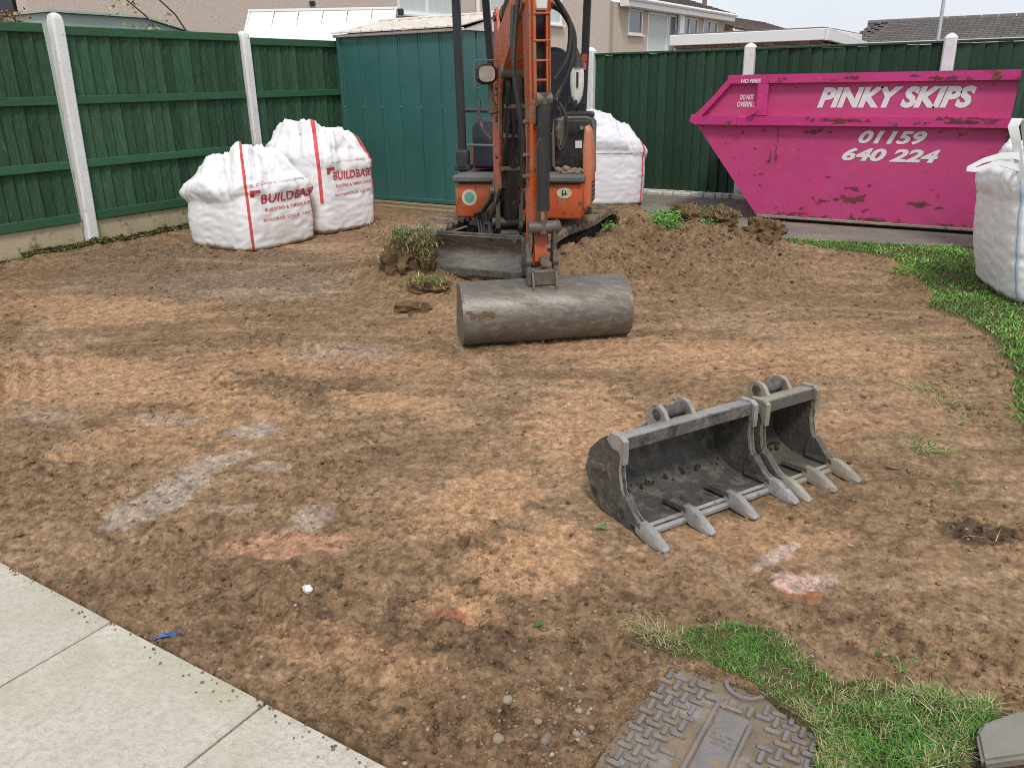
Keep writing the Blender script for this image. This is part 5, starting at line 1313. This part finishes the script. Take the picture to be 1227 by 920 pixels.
    mb.tube([(-.095, -.05, .695), (.115, -.05, .695)], .038, 14); mb.tube([(.115, -.05, .695), (.14, -.05, .695)], [.045, .03], 12); mb.tube([(.012, -.045, .66), (.012, -.045, .74)], .034, 10)
    for s in (-.085, .095):
        mb.prism([(-.07, .72), (-.02, .71), (-.02, .60), (-.07, .48), (-.12, .48), (-.09, .62)], s - .011, s + .011, 'x')
    mb.build('bucket_link', M['link'], root, 30)
    mb = B(A2); mb.prism([(-.095, .68), (-.075, .56), (-.07, .49), (-.12, .45), (-.18, .49), (-.17, .62)], -.042, .052, 'x'); mb.build('arm_end', M['orange'], root, 30)
    mb = B(A2)
    for s in (-.10, .10): 
        mb.prism([(-.02, .53), (-.06, .60), (-.10, .55), (-.05, .36), (-.01, .36)], s - .014, s + .014, 'x')
        mb.tube([(s - .02, -.035, .50), (s + .02, -.035, .50)], .03, 12)
    mb.tube([(-.115, -.05, .43), (.115, -.05, .43)], .03, 12); mb.build('link_plate', M['steel_dark'], root, 30)
    mb = B(A2); mb.tube([(.012, -.05, .505), (.012, -.005, .505)], [.030, .030], 14); mb.build('grease_boss', M['steel'], root)
    mb = B(A2); mb.box((.012, -.03, .485), (.03, .02, .03), .004); mb.box((.012, -.06, .40), (.17, .10, .10), .012); mb.build('quick_hitch', M['link'], root)
    mb = B(A2); 
    for s in (-.075, .10): mb.prism([(.0, .44), (.025, .36), (.02, .315), (-.12, .33), (-.13, .42)], s - .008, s + .008, 'x')
    mb.build('hanger_plate', M['steel'], root)
    # hoses along boom and arm
    def hose(pts, r=.015):
        P = [Vector(p) for p in pts]; out = []
        for i in range(len(P) - 1):
            p0, p1, p2, p3 = P[max(i - 1, 0)], P[i], P[i + 1], P[min(i + 2, len(P) - 1)]
            for k in range(6):
                t = k / 6; out.append(.5 * ((2 * p1) + (p2 - p0) * t + (2 * p0 - 5 * p1 + 4 * p2 - p3) * t * t + (3 * p1 - p0 - 3 * p2 + p3) * t ** 3))
        out.append(P[-1]); return B(A).tube(out, r, 8).build('hose', M['hose'], root)
    hose([(.085, -1.36, .80), (.10, -1.18, 1.05), (.10, -1.0, 1.40), (.08, -.95, 1.56), (.06, -.95, 1.68), (.0, -1.02, 1.76), (-.06, -1.08, 1.74)], .022)
    hose([(.105, -1.36, .78), (.115, -1.15, 1.08), (.125, -.97, 1.40), (.11, -.92, 1.58), (.10, -.78, 1.72), (.09, -.6, 1.84)], .016)
    hose([(-.06, -1.30, .85), (-.055, -1.1, 1.2), (-.05, -.97, 1.45), (-.05, -.99, 1.50)], .016)
    hose([(-.10, -.24, 1.95), (-.13, -.20, 1.75), (-.15, -.15, 1.55), (-.125, -.12, 1.35), (-.105, -.12, 1.18), (-.105, -.15, .95)], .013)
    hose([(-.10, -.42, 1.90), (-.125, -.34, 1.72), (-.125, -.26, 1.5), (-.105, -.22, 1.25), (-.09, -.24, .9)], .014)
    for z in (1.10, 1.28, .98): B(A).box((-.085, -.13, z), (.055, .06, .022), .005).build('hose_clamp', M['link'], root)
    B(A).box((.09, -.06, 1.22), (.05, .06, .16), .012).build('valve_block', M['link'], root)
    hose([(.08, -.25, 1.95), (.15, -.28, 1.88), (.20, -.28, 1.78), (.18, -.26, 1.62), (.10, -.25, 1.50)], .015)
    hose([(.08, -.30, 1.90), (.17, -.34, 1.86), (.235, -.34, 1.74), (.215, -.32, 1.58), (.13, -.30, 1.42), (.09, -.2, 1.38)], .017)
    hose([(.085, -.05, 1.38), (.12, -.02, 1.30), (.12, -.02, 1.20), (.085, -.02, 1.13), (.075, -.04, 1.2)], .010)
    hose([(.09, -.10, 1.36), (.10, -.06, 1.25), (.095, -.06, 1.12), (.08, -.06, 1.05)], .012)
    rh = random.Random(21)
    for k in range(6):
        l0 = -.05 + .025 * k; hose([(l0, -1.33, .72 + .02 * k), (l0 + rh.uniform(-.02, .02), -1.16, 1.0), (l0 + rh.uniform(-.02, .02), -1.05, 1.22), (l0 + rh.uniform(-.02, .02), -1.03, 1.40), (l0 * .8, -1.04, 1.52)], rh.choice((.010, .013, .016)))
    for z, s in ((.92, -1.19), (1.15, -1.08), (1.34, -1.02)): B(A).box((.0, s, z), (.15, .02, .03), .005).build('hose_clamp', M['link'], root)
    for k in range(5): B(A).tube([(-.13 + .05 * k, -1.47 - .02 * k, .52 + .05 * (k % 3)), (-.11 + .05 * k, -1.36, .60 + .04 * (k % 2)), (-.08 + .035 * k, -1.31, .72)], .012, 7).build('hose', M['hose'], root)
    for (l, s, z) in ((-.096, -1.28, 1.0), (-.096, -1.25, 1.25), (-.096, -1.22, 1.46)): B(A).tube([(l - .006, s, z), (l + .01, s, z)], .02, 10).build('bolt', M['link'], root)
    # grading bucket
    bc, bz, R = -.105, .184, .188; prof = []
    prof += [(-.215, .342), (-.165, .357)]
    for k in range(15):
        a = rad(78 - k * 11.2); prof.append((bc + R * math.cos(a) * 1.05, bz + R * math.sin(a) * .92))
    prof = [(p[0], max(p[1], .012)) for p in prof]
    prof += [(-.25, .012), (-.35, .05)]
    mb = B(A); mb.sheet(prof, -.498, .498, .014, 'x'); bk = mb.build('grading_bucket', M['steel'], root, 40)
    cg = [(bc + (p[0] - bc) * 1.075, max(.004, bz + (p[1] - bz) * 1.075)) for p in prof]
    for s in (-.502, .502): B(A).prism(cg, s - .009, s + .009, 'x').build('bucket_cheek', M['steel'], root, 30)
    B(A).sheet([(p[0], p[1] + .0005) for p in prof[:6]], -.491, .491, -.0085, 'x').build('wear_strip', M['steel'], root, 30)
    mb = B(A); mb.box((0, -.177, .347), (1.02, .05, .016), .004, Matrix.Rotation(rad(-22), 3, 'X').inverted()); mb.build('bucket_lip', M['steel'], root)
    mb = B(A); r3 = random.Random(9)
    for k in range(7):
        a = rad(22 + r3.uniform(-4, 4)); x = -.475 + .022 * k; pts = []; n = 8; w2, h2 = r3.uniform(.014, .03), r3.uniform(.006, .018)
        q = rad(r3.uniform(14, 21) - k * .9)
        for j in range(n):
            t = 2 * PI * j / n; b = q + h2 * math.sin(t) / R; pts.append((x + w2 * math.cos(t), bc + (R * 1.05 + .019) * math.cos(b), bz + (R * .92 + .019) * math.sin(b)))
        mb.add(pts, [tuple(range(n))])
    mb.build('mud_patch', M['sod'], root, None)
build_excavator()

# ------------------------------------------------------------------ the two digging buckets on the ground
def digging_bucket(label, loc, rz, W, mats, teeth, k, group):
    """local: x along the cutting edge, y from the teeth back, z up"""
    root = thing('digging_bucket', label, 'digger bucket', loc, rz, group)
    m_shell, m_tooth, m_rim = mats
    H = .30 * k
    inner = [(.13, .022), (.25, .012), (.33, .014), (.39, .034), (.438, .085), (.445, .15), (.42, .215), (.36, .272), (.295, .31)]
    inner = [(a, b * k) for a, b in inner]
    mb = MB(); mb.sheet(inner, 0, W, -.012, 'x'); mb.build('shell', M[m_shell], root, 40)
    MB().prism([(.115, .012), (.150, .026), (.150, .010), (.115, .0)], 0, W, 'x').build('cutting_edge', M[m_tooth], root)
    side = [(.10, .0), (.26, -.004), (.365, .0), (.43, .05), (.465, .13), (.44, .22), (.378, .283), (.315, .325), (.250, .318), (.243, .27), (.250, .20), (.235, .13), (.195, .085), (.12, .05)]
    side = [(a, b * k if b > 0 else b) for a, b in side]
    for x in (0, W):
        MB().prism(side, x - .008, x + .008, 'x').build('side_plate', M[m_shell], root, 30)
        e = side[8:]; mb = MB()
        # rim strip that stiffens the open edge of the side plate
        for i in range(len(e) - 1):
            a, b = Vector(e[i]), Vector(e[i + 1]); d_ = (b - a).normalized() * .0005; a -= d_; b += d_; q = (b - a).normalized() * .012; n2 = (q.y, -q.x)
            mb.prism([tuple(a), tuple(b), (b.x - n2[0], b.y - n2[1]), (a.x - n2[0], a.y - n2[1])], x - .010, x + .010, 'x')
        mb.build('side_rim', M[m_rim], root, 30)
        MB().prism([(.10, .0), (.245, .004), (.26, .05 * k), (.245, .115 * k), (.215, .118 * k), (.13, .03)], x - .015, x + .015, 'x').build('side_cutter', M[m_shell], root, 30)
    # top beam with hinge ears and pin
    MB().prism([(.250, .300 * k), (.31, .285 * k), (.345, .290 * k), (.320, .318 * k), (.255, .330 * k)], .004, W - .004, 'x').build('top_beam', M[m_rim], root, 20)
    MB().prism([(.245, .284 * k), (.260, .282 * k), (.265, .318 * k), (.251, .326 * k)], -.004, W + .004, 'x').build('beam_lip', M[m_shell], root, 20)
    xc = W * .50
    for s in (-.063, .063):
        pts = [(.29, .30 * k)] + [(.365 + .048 * math.cos(a), .322 * k + .040 * math.sin(a)) for a in [rad(160 - 14 * j) for j in range(14)]] + [(.45, .22 * k)]
        MB().prism(pts, xc + s - .009, xc + s + .009, 'x').build('hinge_ear', M[m_rim], root, 30)
    MB().tube([(xc - .072, .365, .325 * k), (xc + .072, .365, .325 * k)], .024, 14).build('pin', M['steel_dark'], root)
    for s in (-.063, .063):
        MB().prism([(.41, .28 * k), (.50, .215 * k), (.53, .14 * k), (.48, .10 * k)], xc + s - .009, xc + s + .009, 'x').build('hinge_ear', M[m_rim], root, 30)
    for x in (0, W):     # upper corner hooks
        MB().prism([(.235, .322 * k), (.260, .336 * k), (.315, .332 * k), (.335, .30 * k), (.30, .275 * k), (.265, .275 * k), (.253, .245 * k), (.237, .232 * k)], x - .0115, x + .0115, 'x').build('corner_gusset', M[m_rim], root, 30)
    for i in range(teeth):
        x = W * (i / (teeth - 1)); t = root
        mb = MB(); w = .021
        mb.add([(x - w, .25, .026), (x + w, .25, .026), (x + w, .12, .034), (x - w, .12, .034), (x - w * .9, .25, .038), (x + w * .9, .25, .038), (x + w * .9, .13, .052), (x - w * .9, .13, .052)],
               [(0, 1, 2, 3), (4, 5, 6, 7), (0, 1, 5, 4), (1, 2, 6, 5), (2, 3, 7, 6), (3, 0, 4, 7)])
        sh = mb.build('tooth_shank', M[m_shell], root)
        mb = MB(); L = [(.145, .012, .054, .022), (.10, .002, .055, .0235), (.05, -.002, .038, .021), (.008, .000, .019, .017), (-.004, .003, .012, .012)]
        vs = []; fs = []
        for y, za, zb, ww in L: vs += [(x - ww, y, za), (x + ww, y, za), (x + ww, y, (za + zb) / 2), (x + ww * .55, y, zb), (x - ww * .55, y, zb), (x - ww, y, (za + zb) / 2)]
        for j in range(len(L) - 1):
            for q in range(6): fs.append((j * 6 + q, j * 6 + (q + 1) % 6, j * 6 + 6 + (q + 1) % 6, j * 6 + 6 + q))
        fs += [tuple(range(6)), tuple(range(len(vs) - 6, len(vs)))]
        mb.add(vs, fs); mb.build('tooth', M[m_tooth], root, 25)
    r2 = random.Random(int(W * 100)); pts = []
    for _ in range(150): pts.append((r2.uniform(.02, W - .02), r2.gauss(.405, .022), r2.uniform(.024, .040) * k))
    me = blobs_mesh('soil_lump', np.array(pts), np.array([r2.uniform(.004, .013) for _ in pts]), np.array([(.075, .055, .04)] * len(pts)) * rng.uniform(.6, 1.1, (len(pts), 1)), M['crumb'])
    tag(link('soil_lump', me, root), kind='stuff')
    return root, xc
GD = 'toothed digging buckets lying on the soil'
r, _ = digging_bucket('larger grey digging bucket with four bright teeth lying open on the soil', (-.846, 2.278, .006), rad(62.6), .625, ('steel_dark', 'steel_bright', 'steel_bright'), 4, .98, GD)
MB().box((-.0105, .385, .165), (.006, .085, .03), .002, Matrix.Rotation(rad(-12), 3, 'X')).build('maker_plate', M['steel'], r)
MB().box((-.0145, .385, .165), (.004, .066, .014), .001, Matrix.Rotation(rad(-12), 3, 'X')).build('plate_lettering', M['steel_dark'], r)
digging_bucket('smaller grey brown digging bucket with three teeth beside the larger one', (-.520, 2.872, .006), rad(63.5), .285, ('steel_mud', 'steel_mudlight', 'steel_mudlight'), 3, .97, GD)

# ------------------------------------------------------------------ manhole cover
def build_cover():
    root = thing('manhole_cover', 'cast iron inspection cover with a basket weave tread half buried in the turf', 'manhole cover', (-.425, 1.50, .0))
    x0, x1, y0, y1 = -.225, .235, -.36, .275
    MB().box(((x0 + x1) / 2, (y0 + y1) / 2, -.012), (x1 - x0, y1 - y0, .018), .003).build('plate', M['cover_dirt'], root)
    mb = MB()
    for (cx, cy, sx, sy) in ((x0 - .014, (y0 + y1) / 2, .020, y1 - y0 + .05), (x1 + .014, (y0 + y1) / 2, .020, y1 - y0 + .05), ((x0 + x1) / 2, y1 + .014, x1 - x0 + .008, .020)):
        mb.box((cx, cy, -.010), (sx, sy, .024), .003)
    mb.build('frame', M['cover_dirt'], root)
    p = .0322; meshes = [MB().box((0, 0, 0), (.0385, .0135, .012), .003).mesh('raised_bar', M['iron']) for _ in range(2)]
    cw = (-.062, .070, -.40, .192)                 # plain panel in the middle
    r2 = random.Random(5)
    for i in range(-8, 9):
        for j in range(-12, 10):
            x, y = i * p + .005, j * p
            hor = (i + j) % 2 == 0
            if cw[0] < x < cw[1] and y < cw[3]: continue
            if not (x0 + .018 < x < x1 - .018 and y0 + .018 < y < y1 - .018): continue
            if math.hypot(x - .0, y - .275) < .085: continue
            if r2.random() < .05: continue
            link('raised_bar', meshes[0], root, (x, y, .0010 + r2.uniform(-.0035, .001)), (r2.uniform(-.02, .02), r2.uniform(-.02, .02), (0 if hor else PI / 2) + r2.uniform(-.03, .03)))
    mb = MB(); mb.box((-.043, -.10, .001), (.0115, .58, .012), .003); mb.build('panel_border', M['iron'], root)
    mb = MB(); mb.box((.052, -.125, .001), (.0115, .55, .012), .003); mb.build('panel_border', M['iron'], root)
    mb = MB(); mb.box((-.010, .183, .001), (.062, .0105, .011), .003); mb.build('panel_border', M['iron'], root)
    MB().box((.004, .02, -.004), (.078, .30, .006), .002).build('panel', M['iron'], root)
    r3 = random.Random(8); mb = MB()
    for row in range(3):
        for k in range(8):
            if r3.random() < .15: continue
            mb.box((-.022 + k * .0068, .085 - row * .016, .0003), (.0042, .008, .003), .001)
    mb.build('worn_lettering', M['iron'], root)
    n = 16; vs = []; fs = []
    for k in range(n + 1):
        a = rad(188 + 158 * k / n)
        for r_, z in ((.047, -.004), (.047, .0055), (.058, .0055), (.058, -.004)): vs.append((.0 + r_ * math.cos(a), .287 + r_ * math.sin(a) * 1.0, z))
    for k in range(n):
        for q in range(4): fs.append((k * 4 + q, k * 4 + (q + 1) % 4, k * 4 + 4 + (q + 1) % 4, k * 4 + 4 + q))
    fs += [(0, 1, 2, 3), tuple(range(n * 4, n * 4 + 4))]
    MB().add(vs, fs).build('key_ring', M['iron'], root)
build_cover()

# ------------------------------------------------------------------ clods, stones, scraps
def lump(name, mat, parent, c, r, seed, sub=3, amp=.45, f=2.2, flat=1, rot=0):
    b = bmesh.new(); bmesh.ops.create_icosphere(b, subdivisions=sub, radius=1)
    for v in b.verts:
        n = mn.noise(v.co * f + Vector((seed, seed * 1.7, 0))) * amp + mn.noise(v.co * f * 2.7 + Vector((0, seed, seed))) * amp * .45 + mn.noise(v.co * f * 7 + Vector((seed, 0, seed))) * amp * .18
        v.co *= 1 + n; v.co = Matrix.Rotation(rot, 3, 'Z') @ Vector((v.co.x * r[0], v.co.y * r[1], v.co.z * r[2]))
    me = bpy.data.meshes.new(name); b.to_mesh(me); b.free(); me.materials.append(mat)
    me.polygons.foreach_set('use_smooth', [sub > 1] * len(me.polygons)); me.set_sharp_from_angle(angle=rad(50)); me.update()
    return link(name, me, parent, c)
def clod(label, x, y, r, seed, tufts=(), group='turf clods heaped in front of the digger', z=None, name='turf_clod', rot=0):
    z = gz(x, y) if z is None else z
    root = thing(name, label, 'turf clod', (x, y, z), 0, group)
    lump('soil', M['sod'], root, (0, 0, r[2] * .45), r, seed, 4, .5, 2.1, 1, rot)
    for (dx, dy, dz, s, n, h, dry) in tufts:
        p = np.stack([rng.normal(dx, s[0], n), rng.normal(dy, s[1], n), dz + rng.normal(0, s[2], n)], -1)
        tag(link('grass_tuft', blades_mesh('grass_tuft', p, rng.uniform(.5, 1.2, n) * h, rng.uniform(.003, .007, n), grass_cols(n, dry), 1.5), root), kind='stuff')
    return root
clod('tall shaggy turf clod standing at the left end of the dozer blade', -4.06, 4.84, (.18, .12, .165), 2.3, [(.05, -.03, .27, (.06, .05, .03), 220, .05, .3), (.13, -.03, .20, (.04, .03, .06), 220, .07, .8), (-.06, -.09, .20, (.06, .03, .08), 160, .03, .95)], z=.14)
clod('turf hanging over the top of the dozer blade with straw coloured roots', -3.80, 4.82, (.06, .05, .10), 5.1, [(.0, -.02, .20, (.05, .03, .04), 420, .07, .8), (.02, -.05, .10, (.04, .03, .05), 250, .06, .95)], z=.20)
clod('low grassy clod in the soil heaped below the dozer blade', -3.66, 4.64, (.17, .09, .06), 7.7, [(0, 0, .07, (.09, .05, .015), 400, .05, .6)], z=.06)
clod('dark flat clod lying alone left of the grading bucket', -3.53, 4.27, (.125, .055, .045), 9.2, [(.05, .0, .03, (.03, .03, .01), 40, .04, .6)], rot=.5)
clod('dark upturned sod with roots at the right end of the soil heap', -2.08, 7.62, (.17, .13, .12), 12.4, [(.0, 0, .13, (.08, .07, .02), 120, .04, .9)], 'dark sods on the soil heap')
clod('small round brown clod lying in front of the dark sod', -1.98, 7.33, (.07, .06, .06), 15.6, [], 'dark sods on the soil heap')
clod('shaggy sod with straw grass on the crest of the soil heap', -2.40, 7.35, (.17, .12, .10), 17.7, [(-.02, -.02, .08, (.09, .06, .03), 260, .06, .85)], 'dark sods on the soil heap')
clod('dark sod right beside the fresh green weeds on the heap', -2.72, 7.28, (.14, .11, .09), 18.9, [(.03, 0, .08, (.06, .05, .02), 120, .05, .6)], 'dark sods on the soil heap')
def weed(label, x, y, z, s, n, lsz):
    z = gz(x, y) + .015
    root = thing('weed', label, 'weed', (x, y, z), 0, 'green weeds on the soil heap')
    p = np.stack([rng.normal(0, s, n), rng.normal(0, s, n), np.abs(rng.normal(.03, s * .45, n))], -1)
    c = np.array([(.12, .33, .04), (.17, .42, .06), (.08, .24, .03)])[rng.integers(0, 3, n)] * rng.uniform(.75, 1.2, (n, 1))
    link('foliage', leaf_mesh('foliage', p, rng.normal(0, .5, (n, 3)) + np.array([0, 0, 1]), rng.uniform(.6, 1.2, n) * lsz, c, M['leaf']), root)
    mb = MB()
    for k in range(5): a = 2 * PI * k / 5; mb.tube([(0, 0, -.04), (s * .8 * math.cos(a), s * .8 * math.sin(a), .03)], [.004, .002], 5)
    mb.build('stem', M['bark'], root)
weed('bright green bushy weed on the crest of the soil heap', -2.80, 6.98, .27, .075, 420, .019)
weed('trailing green weed below the bushy one on the heap', -2.62, 6.66, .24, .07, 260, .017)
weed('small yellow green weed right of the trailing one', -2.38, 6.95, .20, .04, 90, .016)
weed('little green sprig beside the right track of the digger', -2.87, 6.0, .20, .030, 80, .016)
weed('green sprig lying on the soil near the right hand lawn edge', -.80, 7.02, .02, .05, 110, .016)

G_S = 'stones beside the manhole cover'
for i, (x, y, r, lb) in enumerate(((-.772, 1.335, (.011, .020, .017), 'upright tan stone nearest the bottom edge left of the manhole cover'), (-.876, 1.283, (.015, .014, .012), 'round grey brown stone at the bottom edge, farthest left'),
                             (-.918, 1.390, (.014, .013, .011), 'brown stone lying farthest from the cover'), (-.722, 1.392, (.010, .009, .008), 'small pale stone against the cover frame'),
                             (-.824, 1.383, (.011, .010, .008), 'flat pale stone above the upright tan one'), (-.753, 1.464, (.010, .009, .008), 'pale stone by the upper edge of the cover'),
                             (-.805, 1.335, (.009, .008, .007), 'small round pebble left of the upright stone'), (-.70, 1.43, (.009, .008, .007), 'cream pebble near the cover corner'))):
    o = lump('stone', M['stone'], None, (x, y, gz(x, y) + r[2] * .55), r, 20 + i, 2, .25, 1.2); tag(o, lb, 'stone', G_S)
def flat_scrap(name, label, cat, x, y, z, pts, mat, rz, amp=.004, seed=0, group=None):
    n = 10; b = bmesh.new(); r2 = random.Random(seed); c = b.verts.new((0, 0, amp))
    ring2 = [b.verts.new((p[0], p[1], r2.uniform(-amp, amp) + amp)) for p in pts]; ring1 = [b.verts.new((p[0] * .5, p[1] * .5, r2.uniform(-amp, amp) + amp * 1.4)) for p in pts]
    k = len(pts)
    for i in range(k):
        j = (i + 1) % k; b.faces.new((ring1[i], ring1[j], ring2[j], ring2[i])); b.faces.new((c, ring1[i], ring1[j]))
    r = bmesh.ops.solidify(b, geom=b.faces[:], thickness=.0012)
    me = bpy.data.meshes.new(name); b.to_mesh(me); b.free(); me.materials.append(mat)
    o = link(name, me, None, (x, y, z), (0, 0, rz)); tag(o, label, cat, group); return o
def flatcol(name, c): return pmat(name, c, tuple(v * .8 for v in c), 30, .5, bump=.2)
flat_scrap('plastic_scrap', 'torn strip of blue plastic at the edge of the paving', 'plastic scrap', -1.918, 1.125, gz(-1.918, 1.125) + .004, [(-.04, -.006), (-.02, -.011), (.0, -.009), (.022, -.012), (.042, -.004), (.036, .008), (.012, .006), (-.008, .012), (-.03, .009)], M['blue_scrap'], rad(48), .004, 1)
lump('paper_scrap', M['paper'], None, (-1.727, 1.492, gz(-1.727, 1.492) + .008), (.021, .014, .012), 31, 2, .6, 2.6)
tag(bpy.data.objects['paper_scrap'], 'crumpled white scrap of paper lying on the soil', 'paper scrap')
lf = [(-.03, 0), (-.018, -.011), (.0, -.015), (.018, -.010), (.032, 0), (.018, .010), (0, .014), (-.018, .010)]
lg, ldg, ldry, lfp = flatcol('green leaf', (.16, .34, .08)), flatcol('pale green leaf', (.30, .44, .16)), flatcol('dry leaf', (.42, .31, .17)), flatcol('pale scrap', (.62, .56, .47))
G_L = 'fallen leaves on the soil'
for x, y, m, rz, s, lb in ((-1.097, 2.292, ldg, .2, .75, 'pale green leaf lying left of the larger digging bucket'), (-1.006, 1.70, lg, .9, .7, 'small green leaf on the soil above the manhole cover'), (-.309, 3.329, ldry, .4, .9, 'curled tan leaf right of the smaller digging bucket'),
                           (-.11, 3.95, lg, 1.1, .6, 'green leaf near the lawn edge at the right')):
    flat_scrap('fallen_leaf', lb, 'leaf', x, y, gz(x, y) + .006, [(a * s, b * s) for a, b in lf], m, rz, .006, int(x * 100) + 200, G_L)
for x, y, rz, s, lb in ((-1.06, 1.83, .3, .3, 'tiny pale fleck on the soil left of the torn turf'), (-2.92, 2.21, .8, .4, 'white fleck beside the grey smear of clay'), (-.33, 2.62, .2, .35, 'small pale fleck right of the pink chalky smear')):
    flat_scrap('paper_fleck', lb, 'paper fleck', x, y, gz(x, y) + .005, [(a * s, b * s * 1.4) for a, b in lf], lfp, rz, .003, 3)

# ------------------------------------------------------------------ things in the bottom right corner
root = thing('broken_slab', 'tilted broken grey slab poking in at the bottom right corner', 'slab', (.16, 1.82, .035), rad(20))
b = bmesh.new(); pts = [(-.060, -.035), (-.050, .040), (-.03, .062), (.03, .082), (.12, .10), (.20, .09), (.20, .0), (.08, -.022)]
f = b.faces.new([b.verts.new((x, y, 0)) for x, y in pts]); r = bmesh.ops.extrude_face_region(b, geom=[f]); bmesh.ops.translate(b, verts=[v for v in r['geom'] if isinstance(v, bmesh.types.BMVert)], vec=(0, 0, .038))
bmesh.ops.recalc_face_normals(b, faces=b.faces); bmesh.ops.bevel(b, geom=b.edges[:], offset=.008, segments=2, affect='EDGES')
me = bpy.data.meshes.new('slab'); b.to_mesh(me); b.free(); me.materials.append(M['slab_edge']); me.polygons.foreach_set('use_smooth', [True] * len(me.polygons)); me.set_sharp_from_angle(angle=rad(50))
o = link('slab', me, root, (0, 0, 0), (rad(14), rad(-16), 0))
root = thing('drain_grate', 'black plastic drain grate partly under the broken slab', 'grate', (.13, 1.69, .012), rad(25))
MB().box((0, -.075, 0), (.22, .012, .012), .003).build('rim', M['blackplastic'], root)
for i in range(7): MB().box((-.09 + i * .028, -.02, .004), (.007, .12, .01), .002).build('bar', M['blackplastic'], root)
tag(lump('pebble', M['pale_stone'], None, (.135, 1.712, .03), (.020, .017, .016), 51, 2, .12, 1.1), 'smooth cream pebble on the grate below the broken slab', 'pebble')
